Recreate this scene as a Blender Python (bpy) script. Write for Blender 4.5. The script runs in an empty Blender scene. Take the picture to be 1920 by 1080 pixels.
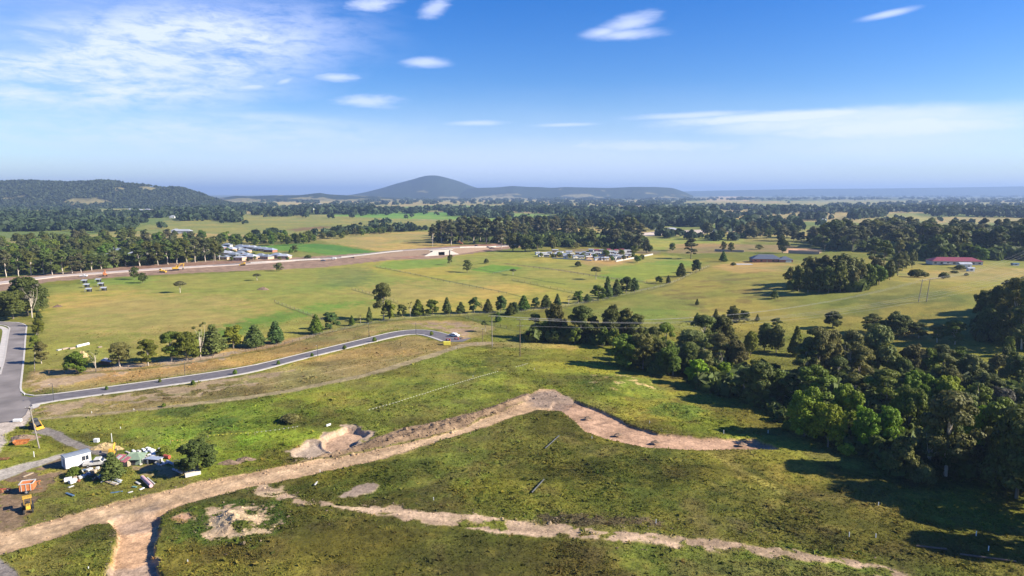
import bpy, bmesh, math, random
import numpy as np
from mathutils import Vector, Matrix
R = math.radians
random.seed(7); rng = np.random.default_rng(11)
SC = bpy.context.scene
COL = SC.collection

# ------------------------------------------------------------------ camera model (photo pixel <-> world)
F, CX, CY, TH, CH = 1251.0, 960.0, 540.0, R(8.1), 60.0
ct, st = math.cos(TH), math.sin(TH)

def vnoise(x, y, seed=0):
    x = np.asarray(x, float); y = np.asarray(y, float)
    xi = np.floor(x).astype(np.int64); yi = np.floor(y).astype(np.int64)
    fx = x - xi; fy = y - yi
    fx = fx*fx*(3-2*fx); fy = fy*fy*(3-2*fy)
    def h(a, b):
        n = (a*374761393 + b*668265263 + seed*1442695041) & 0xffffffff
        n = ((n ^ (n >> 13)) * 1274126177) & 0xffffffff
        n = ((n ^ (n >> 16)) * 2246822519) & 0xffffffff
        return ((n ^ (n >> 15)) & 0xffffff) / float(0xffffff)
    a = h(xi, yi); b = h(xi+1, yi); c = h(xi, yi+1); d = h(xi+1, yi+1)
    return (a*(1-fx)+b*fx)*(1-fy) + (c*(1-fx)+d*fx)*fy

def fbm(x, y, o=3, seed=0):
    s = 0; a = 1; t = 0
    for k in range(o):
        s = s + a*vnoise(x*2**k+17.3*k, y*2**k-9.1*k, seed+k); t += a; a *= .5
    return s/t

def ray(px, py):
    u = (px-CX)/F; v = (CY-py)/F
    return u, ct+v*st, -st+v*ct

def flat(px, py):
    a, b, c = ray(px, py); t = CH/-c
    return a*t, b*t

KN = []      # gentle knolls: x, y, radius, height
def knoll(px, py, r, hgt):
    x, y = flat(px, py); KN.append((x, y, r, hgt))
knoll(1640, 545, 55, 4.0); knoll(1905, 590, 60, 9.0); knoll(1400, 530, 60, 2.5); knoll(1780, 505, 80, 5.0)
knoll(1560, 650, 45, -2.5); knoll(760, 730, 40, 1.8); knoll(1180, 930, 30, 1.4); knoll(620, 1040, 22, .8)

def h0(x, y):
    x = np.asarray(x, float); y = np.asarray(y, float)
    r = np.hypot(x, y)
    z = 1.6*(fbm(x/75, y/75, 2, 3)-.5) * np.clip(1.4-r/900, .25, 1)
    for kx, ky, kr, kh in KN:
        z = z + kh*np.exp(-((x-kx)**2+(y-ky)**2)/(2*kr*kr))
    return z

def G(px, py):
    """world point of the ground seen at a pixel of the photograph"""
    a, b, c = ray(px, py)
    t = CH/-c
    for _ in range(14):
        t = (CH-float(h0(a*t, b*t)))/-c
    x, y = a*t, b*t
    return Vector((x, y, float(h0(x, y))))

def proj(x, y, z):
    d = y*ct-(z-CH)*st
    return CX+F*x/d, CY-F*(y*st+(z-CH)*ct)/d, d

def polyW(pts, step=40):
    out = []
    n = len(pts)
    for i in range(n):
        a = pts[i]; b = pts[(i+1) % n]
        m = max(1, int(math.hypot(b[0]-a[0], b[1]-a[1])//step))
        for k in range(m):
            t = k/m
            p = G(a[0]+(b[0]-a[0])*t, a[1]+(b[1]-a[1])*t); out.append((p.x, p.y))
    return np.array(out)

def sdf(x, y, poly, pad):
    """signed distance (m) to a world polygon, negative inside; +1e9 beyond the padded box"""
    out = np.full(x.shape, 1e9)
    mn = poly.min(0)-pad; mx = poly.max(0)+pad
    idx = np.nonzero((x > mn[0]) & (x < mx[0]) & (y > mn[1]) & (y < mx[1]))[0]
    if not len(idx): return out
    X = x[idx]; Y = y[idx]
    d = np.full(X.shape, 1e18); ins = np.zeros(X.shape, bool)
    n = len(poly)
    for i in range(n):
        ax, ay = poly[i]; bx, by = poly[(i+1) % n]
        ex, ey = bx-ax, by-ay
        L = ex*ex+ey*ey+1e-12
        t = np.clip(((X-ax)*ex+(Y-ay)*ey)/L, 0, 1)
        d = np.minimum(d, (X-ax-t*ex)**2+(Y-ay-t*ey)**2)
        if ay != by:
            c = ((ay > Y) != (by > Y)) & (X < ex*(Y-ay)/(by-ay)+ax)
            ins ^= c
    d = np.sqrt(d)
    out[idx] = np.where(ins, -d, d)
    return out

def smooth(a, b, v):
    t = np.clip((v-a)/(b-a), 0, 1); return t*t*(3-2*t)

# ------------------------------------------------------------------ ground cover read as paddocks, tracks and cuts
# class: 0 ground, 1 dirt_road, 2 excavation, 3 dirt_track, 4 gravel_drive, 5 gravel_path, 6 highway_earthworks, 7 bare_earth
P_ROAD = [(-60,1012),(0,996),(50,987),(112,970),(200,946),(300,922),(375,902),(480,884),(560,868),(630,857),(755,832),(855,808),(955,764),(985,752),(993,738),(1012,728),(1040,730),(1062,745),(1078,751),(1052,772),(1027,770),(1008,768),(960,783),(880,810),(780,840),(717,860),(630,880),(530,901),(480,911),(375,937),(320,955),(300,972),(245,985),(212,981),(175,983),(75,1018),(0,1040),(-60,1055)]
P_BRANCH = [(205,975),(250,962),(318,955),(303,968),(293,1010),(287,1040),(297,1062),(312,1095),(205,1095),(208,1065),(212,1030),(222,996)]
P_PAD = [(1040,752),(1077,750),(1135,772),(1185,797),(1235,812),(1310,819),(1410,821),(1440,831),(1462,842),(1440,842),(1310,843),(1210,838),(1135,821),(1098,808),(1080,790),(1054,772),(1030,766)]
P_SPOIL = [(560,868),(600,852),(650,842),(700,822),(760,803),(830,788),(900,770),(960,748),(990,736),(1000,746),(958,762),(855,806),(755,830),(630,856)]
P_PITA = [(603,824),(625,810),(652,801),(672,801),(690,813),(655,838),(632,846),(612,838)]
P_PITB = [(550,845),(578,828),(597,829),(612,840),(630,847),(620,852),(580,857),(560,853)]
P_PITO = [(543,844),(575,824),(600,826),(606,814),(652,797),(675,797),(703,810),(700,818),(650,845),(625,852),(580,860),(556,856)]
P_TRACK = [(470,905),(500,903),(555,935),(605,942),(692,946),(755,952),(830,962),(955,972),(1035,982),(1110,990),(1185,1000),(1260,1007),(1435,1022),(1540,1040),(1615,1052),(1690,1067),(1720,1095),(1672,1095),(1590,1062),(1515,1050),(1440,1042),(1310,1032),(1185,1017),(1060,1010),(960,1000),(880,995),(805,985),(730,972),(655,960),(590,950),(520,940),(480,925)]
P_THIN = [(70,783),(160,776),(250,767),(350,756),(480,740),(560,726),(680,701),(740,684),(810,662),(850,649),(890,641),(925,641),(925,646),(885,648),(850,656),(812,670),(742,692),(680,708),(560,733),(480,747),(350,762),(250,772),(160,781),(72,788)]
P_DRIVE = [(66,800),(95,803),(150,828),(203,850),(197,858),(165,850),(130,838),(88,818),(62,812)]
P_PATH = [(-20,884),(0,881),(62,866),(110,852),(124,849),(119,858),(62,877),(0,902),(-20,908)]
P_YARD = [(-20,905),(0,902),(62,878),(118,858),(128,866),(125,885),(90,905),(75,930),(55,960),(40,980),(0,998),(-20,1000)]
P_HWY = [(-40,526),(0,522),(100,512),(170,506),(250,497),(330,491),(420,488),(480,486),(580,481),(680,475),(745,471),(800,467),(860,462),(940,457),(1000,453),(1000,459),(930,470),(870,477),(815,485),(740,487),(690,492),(600,502),(480,507),(400,510),(300,515),(200,521),(100,527),(0,546),(-40,552)]
P_HWY2 = [(1175,441),(1230,434),(1310,431),(1375,429),(1440,415),(1490,409),(1490,412),(1445,420),(1385,434),(1310,438),(1230,441),(1185,446)]
P_NVERGE = [(46,735),(58,694),(150,692),(330,672),(480,645),(640,618),(760,600),(880,602),(930,612),(905,632),(870,637),(812,616),(742,617),(680,634),(480,682),(300,709),(120,734)]
P_SVERGE = [(66,764),(100,756),(300,729),(480,702),(580,674),(730,640),(780,629),(830,642),(930,640),(850,650),(742,686),(560,727),(480,741),(250,768),(80,782)]
P_SAND = [(385,975),(410,955),(450,948),(480,960),(515,980),(500,1000),(455,1012),(410,1008),(392,1000)]
CUTS = [(P_PITA, 1.25, .55), (P_PITB, .8, .9), (P_BRANCH, 1.2, .35), (P_PAD, .7, .4), (P_ROAD, .15, .5)]
RISE = [(P_SPOIL, .75, 1.2), (P_SAND, 1.5, 3.0), ([(1085,708),(1130,698),(1230,712),(1245,742),(1180,745),(1100,735)], .35, 2.5), ([(1212,770),(1260,754),(1318,768),(1318,784),(1240,782)], .5, 2.5)]
RDIR = np.subtract(flat(955, 770), flat(100, 1000)); RDIR = RDIR/np.hypot(*RDIR); PDIR = np.subtract(flat(1400, 834), flat(1080, 765)); PDIR = PDIR/np.hypot(*PDIR); TDIR = np.subtract(flat(1400, 1030), flat(700, 960)); TDIR = TDIR/np.hypot(*TDIR)
CUTS = [(polyW(p), d, s) for p, d, s in CUTS]; RISE = [(polyW(p), d, s) for p, d, s in RISE]

G_OLIVE = (.118, .122, .026); G_GREEN = (.074, .125, .020); G_YELL = (.185, .165, .045); G_BROWN = (.10, .078, .036)
G_LIME = (.13, .175, .026); G_STRAW = (.25, .19, .075); G_DARK = (.050, .070, .016)
D_TAN = (.37, .25, .145); D_PINK = (.37, .235, .15); D_GREY = (.27, .205, .155); D_BROWN = (.20, .135, .085); D_PALE = (.42, .31, .19)
GRAV = (.36, .32, .27); GRAVD = (.20, .175, .155)
# (polygon, colour, soft edge m, edge wander m, strength, class, cover noise threshold or None)
PAINT = []
def paint(p, c, soft=2., wander=2., k=1., cl=None, thr=None, nsc=6.): PAINT.append((polyW(p), c, soft, wander, k, cl, thr, nsc))
paint([(950,375),(2400,378),(2400,364.5),(950,365)], (.040,.055,.035), 150, 200, .75)
paint([(-300,372),(700,371),(700,365),(-300,365)], (.05,.065,.04), 150, 200, .6)
# far plain, farthest first
paint([(-300,376),(2200,374),(2200,367),(-300,367)], (.09,.10,.05), 100, 200, .8)
paint([(470,382),(560,372),(700,373),(680,381),(560,386)], (.30,.24,.12), 40, 60, .8)
paint([(400,398),(480,382),(600,384),(620,388),(480,402)], (.24,.21,.10), 30, 40, .6)
paint([(1310,372),(1360,367),(1420,370),(1400,377),(1330,378)], (.32,.24,.13), 30, 40, .9)
paint([(700,384),(900,372),(1200,376),(1250,383),(900,386)], (.24,.20,.10), 30, 60, .7)
paint([(700,392),(800,385),(1150,386),(1160,390),(800,394)], (.10,.18,.045), 30, 40, .8)
paint([(1430,386),(1560,374),(1900,378),(1900,385),(1600,384)], (.20,.19,.10), 30, 40, .8)
paint([(600,404),(700,400),(880,397),(960,402),(900,412),(700,410)], (.10,.20,.04), 12, 20, .9)
paint([(800,408),(960,399),(1090,404),(1050,412),(900,416)], (.13,.20,.05), 10, 15, .8)
paint([(250,428),(330,412),(480,402),(620,405),(800,412),(880,420),(780,432),(560,440),(400,436)], (.165,.165,.055), 12, 30, .9)
paint([(535,430),(600,424),(628,426),(560,434)], (.15,.09,.055), 6, 8, .9)
paint([(0,400),(200,392),(330,396),(310,404),(120,404),(0,408)], (.18,.18,.07), 15, 20, .8)
paint([(200,402),(310,396),(310,402),(250,405)], (.11,.19,.05), 8, 12, .8)
paint([(1335,420),(1400,405),(1490,400),(1540,405),(1500,418),(1400,426)], (.25,.20,.10), 8, 10, .9)
paint([(1620,412),(1700,400),(1760,408),(1740,418),(1650,420)], (.19,.19,.075), 8, 10, .8)
paint([(1200,465),(1215,446),(1330,440),(1400,446),(1380,460),(1290,456),(1260,470)], (.18,.19,.05), 5, 6, .95)
paint([(1245,474),(1260,458),(1330,456),(1480,460),(1540,468),(1500,474),(1400,472),(1290,476)], (.20,.14,.08), 4, 4, .75)
paint([(1470,474),(1480,466),(1540,468),(1538,476)], (.42,.25,.18), 2, 2, .9)
paint([(588,446),(660,439),(740,436),(800,434),(830,436),(860,458),(800,464),(735,476),(690,468),(650,461),(620,456)], (.235,.19,.075), 6, 5, 1)
paint([(470,462),(560,456),(630,459),(700,471),(735,477),(640,482),(560,470),(490,470)], (.09,.165,.035), 5, 4, 1)
paint([(560,462),(590,456),(640,462),(730,477),(690,477)], (.055,.13,.03), 3, 3, .8)
paint([(480,470),(560,472),(640,481),(600,486),(480,484)], (.16,.16,.05), 5, 5, .8)
paint([(1000,482),(1010,472),(1100,466),(1190,468),(1245,470),(1225,482),(1150,494),(1080,489),(1030,487)], (.125,.105,.08), 2, 3, .75)
# big paddock
paint([(60,690),(90,540),(200,525),(480,508),(700,490),(950,470),(1260,478),(1320,490),(1190,545),(1060,572),(900,588),(720,600),(520,640),(300,672),(150,690)], (.185,.178,.047), 3, 4, 1)
paint([(95,600),(110,560),(240,545),(430,560),(520,600),(420,625),(250,632)], (.245,.190,.072), 14, 20, .8)
paint([(640,560),(720,530),(900,525),(1000,545),(900,565),(760,575)], (.235,.19,.066), 14, 18, .75)
paint([(150,527),(260,517),(300,524),(250,534),(160,536)], (.12,.17,.035), 4, 6, .7)
paint([(330,650),(400,620),(470,598),(570,575),(700,562),(640,578),(560,596),(480,616),(420,640)], (.095,.165,.030), 6, 8, .85)
paint([(470,560),(560,530),(700,515),(820,520),(700,535),(560,552)], (.135,.17,.04), 10, 14, .7)
paint([(600,520),(612,505),(690,500),(690,525),(660,536),(610,535)], (.085,.115,.045), 6, 9, .40)
paint([(610,540),(640,528),(690,502),(700,520),(680,536)], (.075,.10,.04), 5, 7, .3)
paint([(700,500),(720,490),(850,486),(830,500),(740,505)], (.11,.18,.035), 3, 4, .8)
paint([(880,506),(922,496),(985,502),(925,512)], (.09,.17,.028), 1, 1, .9)
paint([(955,520),(1060,490),(1200,484),(1230,494),(1190,510),(1080,522)], (.20,.185,.05), 6, 6, .7)
paint([(1085,492),(1130,478),(1190,478),(1190,490),(1120,502)], (.26,.17,.08), 3, 4, .8)
paint([(1115,520),(1150,502),(1260,486),(1320,492),(1270,512),(1200,530),(1140,525)], (.11,.17,.032), 4, 6, .75)
# hillside paddock, right
paint([(1060,600),(1200,545),(1330,492),(1480,486),(1760,492),(1960,490),(1960,620),(1700,640),(1400,620),(1180,610)], (.155,.150,.042), 4, 5, 1)
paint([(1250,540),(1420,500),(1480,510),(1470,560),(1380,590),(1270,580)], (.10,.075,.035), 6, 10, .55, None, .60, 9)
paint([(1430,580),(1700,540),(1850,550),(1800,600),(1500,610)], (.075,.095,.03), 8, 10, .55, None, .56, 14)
paint([(1100,600),(1180,575),(1300,580),(1250,600)], (.115,.155,.034), 8, 10, .6)
paint([(1700,512),(1800,505),(1930,502),(1930,520),(1800,530),(1700,526)], (.22,.175,.07), 8, 8, .8)
paint([(1330,500),(1400,488),(1480,492),(1470,508),(1380,512)], (.235,.175,.075), 5, 6, .8)
# subdivision verges
paint(P_NVERGE, (.215,.160,.080), 2, 2, .95)
paint([(50,735),(60,705),(200,688),(330,672),(470,655),(420,672),(300,690),(200,705),(120,722)], (.36,.26,.165), 3, 4, .8, 7, .42, 5)
paint([(560,640),(700,610),(860,606),(900,612),(800,618),(740,613),(640,632)], (.16,.15,.055), 4, 4, .8)
paint([(760,606),(860,604),(905,616),(870,634),(815,616)], (.30,.21,.135), 2, 3, .75, 7, .42, 4)
paint(P_SVERGE, (.195,.155,.072), 1.5, 2, .95)
paint([(66,764),(110,755),(300,730),(480,704),(560,690),(480,722),(300,752),(160,768),(80,780)], (.30,.22,.135), 3, 3, .8, 7, .44, 4)
paint([(850,648),(930,640),(1010,640),(1080,640),(1080,655),(980,652),(920,650)], (.26,.20,.09), 3, 3, .7)
def strip(px, wpx, c, k=.8, wan=.4): paint([(a, b-wpx/2) for a, b in px]+[(a, b+wpx/2) for a, b in px[::-1]], c, .5, wan, k)
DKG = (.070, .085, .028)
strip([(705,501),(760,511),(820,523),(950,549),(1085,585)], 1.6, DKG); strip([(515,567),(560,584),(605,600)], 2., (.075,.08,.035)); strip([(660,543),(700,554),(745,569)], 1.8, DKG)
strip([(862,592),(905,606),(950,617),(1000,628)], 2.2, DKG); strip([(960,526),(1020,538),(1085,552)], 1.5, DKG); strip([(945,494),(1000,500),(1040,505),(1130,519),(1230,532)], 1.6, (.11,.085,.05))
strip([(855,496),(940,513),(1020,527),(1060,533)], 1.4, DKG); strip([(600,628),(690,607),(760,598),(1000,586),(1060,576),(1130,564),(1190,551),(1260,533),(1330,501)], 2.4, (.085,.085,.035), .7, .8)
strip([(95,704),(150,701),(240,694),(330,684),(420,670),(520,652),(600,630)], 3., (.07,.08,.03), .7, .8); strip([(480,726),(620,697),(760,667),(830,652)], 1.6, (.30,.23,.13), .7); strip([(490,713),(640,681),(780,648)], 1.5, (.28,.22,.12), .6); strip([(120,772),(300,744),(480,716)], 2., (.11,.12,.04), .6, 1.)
strip([(983,662),(986,690),(978,722)], 5, (.13,.17,.03), .6); strip([(640,520),(780,535),(900,560)], 2., (.13,.15,.04), .5, 1.5); strip([(100,560),(300,548),(470,545)], 2.5, (.14,.16,.04), .45, 2.); strip([(120,600),(330,580),(520,585)], 3., (.15,.17,.045), .4, 2.)
# near paddocks
paint([(60,790),(260,776),(480,748),(740,692),(850,656),(960,650),(1060,660),(1190,700),(1400,790),(1470,845),(1080,750),(1000,735),(760,800),(600,850),(380,880),(210,850)], (.135,.145,.029), 2, 3, 1)
paint([(200,850),(230,800),(420,770),(560,745),(600,770),(560,830),(470,870),(300,880)], (.135,.175,.026), 7, 9, .75)
paint([(730,742),(900,660),(960,650),(975,680),(900,720),(780,770)], (.055,.068,.016), 6, 8, .8, None, .45, 7)
paint([(600,760),(640,720),(760,690),(900,690),(880,730),(740,760)], (.165,.150,.034), 4, 5, .5, None, .45, 5)
paint([(280,778),(300,766),(380,760),(385,770),(330,782)], (.05,.075,.018), 2, 3, .85)
paint([(380,798),(400,784),(455,780),(470,795),(420,805)], (.05,.075,.018), 2, 3, .8)
paint([(240,825),(270,800),(360,802),(450,812),(520,830),(480,850),(380,845)], (.115,.175,.025), 3, 5, .7)
paint([(1085,705),(1160,700),(1230,710),(1250,745),(1180,745),(1100,735)], (.085,.125,.026), 3, 4, .75)
paint([(1085,710),(1130,700),(1225,715),(1230,732),(1100,728)], (.36,.29,.18), .5, 2, .8, None, .66, 2.2)
paint([(1210,770),(1260,754),(1320,768),(1320,785),(1240,782)], (.07,.11,.024), 2, 3, .8)
paint([(1250,800),(1340,780),(1400,800),(1390,818),(1300,815)], (.145,.18,.026), 3, 4, .8)
# lower hill
paint([(520,905),(720,862),(880,812),(960,785),(1040,775),(1100,812),(1200,842),(1450,846),(1700,900),(1960,960),(1960,1100),(1700,1060),(1440,1020),(1040,980),(820,958),(600,940)], (.096,.096,.020), 2, 3, 1)
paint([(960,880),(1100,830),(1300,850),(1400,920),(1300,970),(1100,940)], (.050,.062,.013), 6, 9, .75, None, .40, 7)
paint([(560,905),(700,870),(820,840),(930,800),(900,860),(860,930),(700,930)], (.095,.128,.025), 6, 8, .6)
paint([(1400,870),(1560,880),(1700,940),(1560,960),(1440,930)], (.15,.125,.038), 5, 7, .6, None, .45, 4)
paint([(300,1095),(310,1010),(480,960),(700,985),(960,1008),(1300,1040),(1640,1085),(1640,1110)], (.096,.090,.022), 2, 3, 1)
paint([(700,1090),(900,1010),(1200,1030),(1200,1095)], (.095,.085,.028), 4, 6, .55, None, .45, 4)
paint([(1150,1030),(1400,1040),(1600,1065),(1560,1095),(1200,1095)], (.085,.125,.022), 4, 5, .6)
paint([(0,1062),(150,1000),(215,985),(222,1000),(205,1080),(40,1090)], (.095,.108,.024), 1, 2, .9)
paint([(1000,966),(1090,962),(1250,975),(1260,985),(1100,985),(1010,980)], (.075,.055,.04), .6, 1.2, .9, None, .45, 1.6)
paint([(1250,972),(1500,985),(1600,1010),(1590,1022),(1400,1000)], (.075,.075,.026), 1, 2, .8, None, .42, 2)
paint([(310,975),(360,930),(470,935),(530,960),(520,1005),(440,1025),(330,1015)], (.070,.11,.020), 1.5, 3, .85)
paint([(330,962),(380,960),(420,945),(500,955),(520,985),(450,1012),(390,1010)], (.36,.26,.16), .5, 2.2, 1, 7, .55, 2.6)
paint([(470,906),(500,903),(560,935),(520,938),(480,925)], D_PALE, .4, 1, .95, 7, .35, 2)
paint(P_SAND, D_PALE, .8, 2, .9, 7, .47, 2.2)
paint([(325,968),(350,962),(358,975),(335,982)], (.42,.25,.15), .5, 1.5, .9)
paint([(645,922),(700,903),(712,908),(670,935),(640,930)], D_GREY, .5, .8, .95, 7)
paint([(1320,848),(1330,846),(1440,905),(1475,922),(1465,926),(1430,908)], (.17,.16,.05), .5, .3, .8)
paint([(1370,868),(1385,866),(1480,915),(1470,918)], (.06,.07,.02), .5, .3, .6)
# earth
paint(P_YARD, (.185,.125,.078), 1, 2, .95, 7, .36, 3)
paint([(240,868),(300,872),(370,880),(330,895),(260,885)], (.27,.19,.11), 1, 2, .8, 7)
paint([(175,840),(200,828),(225,838),(215,850),(190,850)], (.36,.25,.12), .6, 1, .9, 7)
paint([(100,865),(185,870),(235,880),(180,895),(130,890)], (.16,.12,.075), 1, 2, .7)
paint([(30,935),(90,900),(180,890),(330,905),(270,930),(140,955),(60,975)], (.10,.085,.035), 4, 6, .6, None, .45, 4)
paint(P_THIN, (.27,.21,.125), .5, .5, .75, 3)
paint(P_DRIVE, GRAVD, .4, .4, .95, 4)
paint(P_PATH, GRAV, .4, .5, .95, 5)
paint([(-20,742),(0,735),(38,738),(62,762),(58,782),(40,800),(25,800),(14,816),(-2,848),(-20,870)], (.33,.29,.245), .6, .8, 1, 5)
paint(P_HWY, (.25,.165,.115), 2, 3, .95, 6)
paint([(160,513),(260,499),(420,490),(470,489),(430,494),(300,503),(200,511)], (.20,.115,.075), 2, 2, .85, 6)
paint(P_HWY2, (.45,.38,.31), 2, 2, .95, 6)
paint([(700,474),(800,464),(860,460),(940,456),(960,462),(860,476),(760,484)], (.27,.15,.10), 1, 1, .85, 6)
paint(P_SPOIL, D_BROWN, .5, .9, .95, 1)
paint(P_TRACK, (.33,.235,.155), .5, .9, .95, 3, .48, 2.2)
paint([(605,944),(955,974),(1185,1003),(1435,1025),(1690,1070),(1690,1076),(1430,1040),(1180,1014),(955,996),(640,956)], (.40,.285,.185), .5, .9, .85, 3, .43, 3.)
paint(P_ROAD, D_TAN, .35, .5, 1, 1)
paint([(0,1005),(200,958),(480,893),(755,838),(955,772),(955,778),(755,850),(480,902),(200,975),(0,1030)], (.44,.31,.185), 1.2, .6, .7, 1)
paint(P_BRANCH, (.43,.27,.155), .4, .5, 1, 1)
paint([(215,972),(245,955),(290,940),(312,950),(280,985),(235,990)], D_GREY, 1, 1.4, .65, 1)
paint([(208,1060),(290,1042),(312,1095),(200,1095)], D_GREY, .5, .8, .8, 1)
paint(P_PAD, D_PINK, .35, .4, 1, 1)
paint([(985,752),(995,738),(1030,730),(1068,746),(1080,752),(1040,768),(1000,762)], (.19,.145,.115), 1.5, 1.2, .8, 1)
paint(P_PITO, (.33,.245,.17), .6, 1.5, 1, 2)
paint(P_PITA, (.38,.255,.165), .4, 1.1, 1, 2)
paint(P_PITB, (.40,.31,.225), .8, .8, 1, 2)
paint([(0,1045),(20,1060),(42,1085),(0,1095),(-20,1060)], GRAVD, .4, .3, 1, 4)
ROADBED = None
paint([(-20,742),(0,735),(38,738),(62,762),(58,782),(40,800),(25,800),(14,816),(-2,848),(-20,870)], (.40,.34,.28), .6, .8, .9, 5)  # paler second coat: haze of the airborne dust plume put into the ground colour
CLASS = ['ground', 'dirt_road', 'excavation', 'dirt_track', 'gravel_drive', 'gravel_path', 'highway_earthworks', 'bare_earth']

def wob(P): return 1.1 if P is CUTS[0][0] or P is CUTS[1][0] else .35
def ground_eval(x, y, full=True):
    """class, colour and height of the ground at world points"""
    r = np.hypot(x, y)
    z = h0(x, y)
    n1 = fbm(x/3.1, y/3.1, 3, 21)*2-1; n2 = fbm(x/3.1+50, y/3.1, 3, 31)*2-1
    for P, d, s in CUTS:
        q = sdf(x+n1*wob(P), y+n2*wob(P), P, 3); z = z - d*smooth(s, -s, q)
    for P, d, s in RISE:
        q = sdf(x, y, P, 3); z = z + d*smooth(0, -s*2, q)*(.45+1.1*fbm(x/1.3, y/1.3, 3, 44))
    if not full: return z
    near = smooth(420, 150, r)
    A = fbm(x/24, y/24, 4, 1); B = fbm(x/7.0, y/7.0, 3, 2); C = fbm(x/60+4, y/60, 3, 5); Fr = fbm(x/420, y/300, 4, 8)
    base = np.empty(x.shape+(3,))
    base[:] = G_OLIVE
    far = smooth(700, 1200, r)[..., None]
    ff = Fr[..., None]
    fc = np.where(ff < .46, np.array((.105, .135, .042)), np.where(ff < .56, np.array((.17, .165, .065)), np.array((.24, .195, .095))))
    base = base*(1-far)+fc*far
    cl = np.zeros(x.shape, np.int8)
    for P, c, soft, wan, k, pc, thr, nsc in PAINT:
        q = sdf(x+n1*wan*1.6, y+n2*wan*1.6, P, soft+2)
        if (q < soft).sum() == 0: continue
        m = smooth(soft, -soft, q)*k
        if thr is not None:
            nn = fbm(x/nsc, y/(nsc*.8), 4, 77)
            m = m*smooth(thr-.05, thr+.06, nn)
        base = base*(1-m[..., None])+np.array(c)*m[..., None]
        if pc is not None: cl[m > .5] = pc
    dirt = (cl > 0)
    # wheel tracks along the graded road and the pad
    for (c_, s_, kk, cls_) in ((RDIR[0], RDIR[1], .40, (1,)), (PDIR[0], PDIR[1], .30, (1,)), (TDIR[0], TDIR[1], .38, (3, 6))):
        sel = np.isin(cl, cls_)
        if not sel.any(): continue
        uu = x[sel]*c_+y[sel]*s_; vv = -x[sel]*s_+y[sel]*c_; w_ = fbm(uu/26+3, vv/1.7, 2, 88)-.5; base[sel] = base[sel]*(1+kk*1.6*w_)[:, None]; z[sel] += w_*.12
    lump = fbm(x/1.6, y/1.6, 3, 66); base = base*np.where(dirt & (r < 330), .80+.40*lump, 1.)[..., None]
    # grass mottling: greener hollows, dry tops, brown seed heads
    g = (~dirt)[..., None].astype(float)
    a = (smooth(.40, .66, A)*.55)[..., None]*g; base = base*(1-a*.6)+base*np.array((.60, .92, .60))*a*.6
    b = (smooth(.50, .74, B)*.8*near)[..., None]*g; base = base*(1-b)+np.array(G_BROWN)*b*.55+base*b*.45
    c2 = (smooth(.48, .68, C)*.7)[..., None]*g; base = base*(1-c2)+base*np.array((1.42, 1.18, 1.05))*c2
    D2 = fbm(x/21+9, y/15, 4, 15); e2 = (smooth(.48, .62, D2)*.8*near)[..., None]*g; base = base*(1-e2)+base*np.array((.50, .50, .52))*e2
    L2 = fbm(x/27+31, y/17, 3, 18); e4 = (smooth(.50, .66, L2)*.8*near)[..., None]*g; base = base*(1-e4)+base*np.array((1.45, 1.36, 1.1))*e4
    E2 = fbm(x/3.4, y/2.4, 3, 16); e3 = (smooth(.54, .72, E2)*.28*near)[..., None]*g; base = base*(1-e3)+(base*.6+np.array((.11, .085, .02)))*e3
    base = base*(1+g*np.array((.20, .18, .0)))
    t = 1+(fbm(x/1.1, y/1.1, 2, 91)-.5)[..., None]*(.45*near[..., None]); base = base*t
    rough = fbm(x/.9, y/.9, 3, 61)-.5
    bed = smooth(-1.5, 2.5, sdf(x, y, ROADBED, 4)) if ROADBED is not None else 1.
    z = z + (np.where(dirt, .10, .13)*rough+np.where(dirt, .05, .55)*(fbm(x/5.5, y/5.5, 3, 63)-.5))*near*bed - .04*(1-bed)
    return cl, np.clip(base, .004, .8), z
# ------------------------------------------------------------------ materials
def new_mat(name):
    m = bpy.data.materials.new(name); m.use_nodes = True
    nt = m.node_tree; b = nt.nodes['Principled BSDF']
    return m, nt, b

def N(nt, typ, **kw):
    n = nt.nodes.new(typ)
    for k, v in kw.items(): setattr(n, k, v)
    return n

def math_n(nt, op, a, b=None, clamp=False):
    n = nt.nodes.new('ShaderNodeMath'); n.operation = op; n.use_clamp = clamp
    for i, v in enumerate((a, b)):
        if v is None: continue
        if isinstance(v, (int, float)): n.inputs[i].default_value = v
        else: nt.links.new(v, n.inputs[i])
    return n.outputs[0]

def mixc(nt, blend, fac, a, b):
    n = nt.nodes.new('ShaderNodeMix'); n.data_type = 'RGBA'; n.blend_type = blend
    for s, v in ((n.inputs[0], fac), (n.inputs[6], a), (n.inputs[7], b)):
        if isinstance(v, (int, float)): s.default_value = v
        elif isinstance(v, tuple): s.default_value = (*v, 1) if len(v) == 3 else v
        else: nt.links.new(v, s)
    return n.outputs[2]

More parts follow.
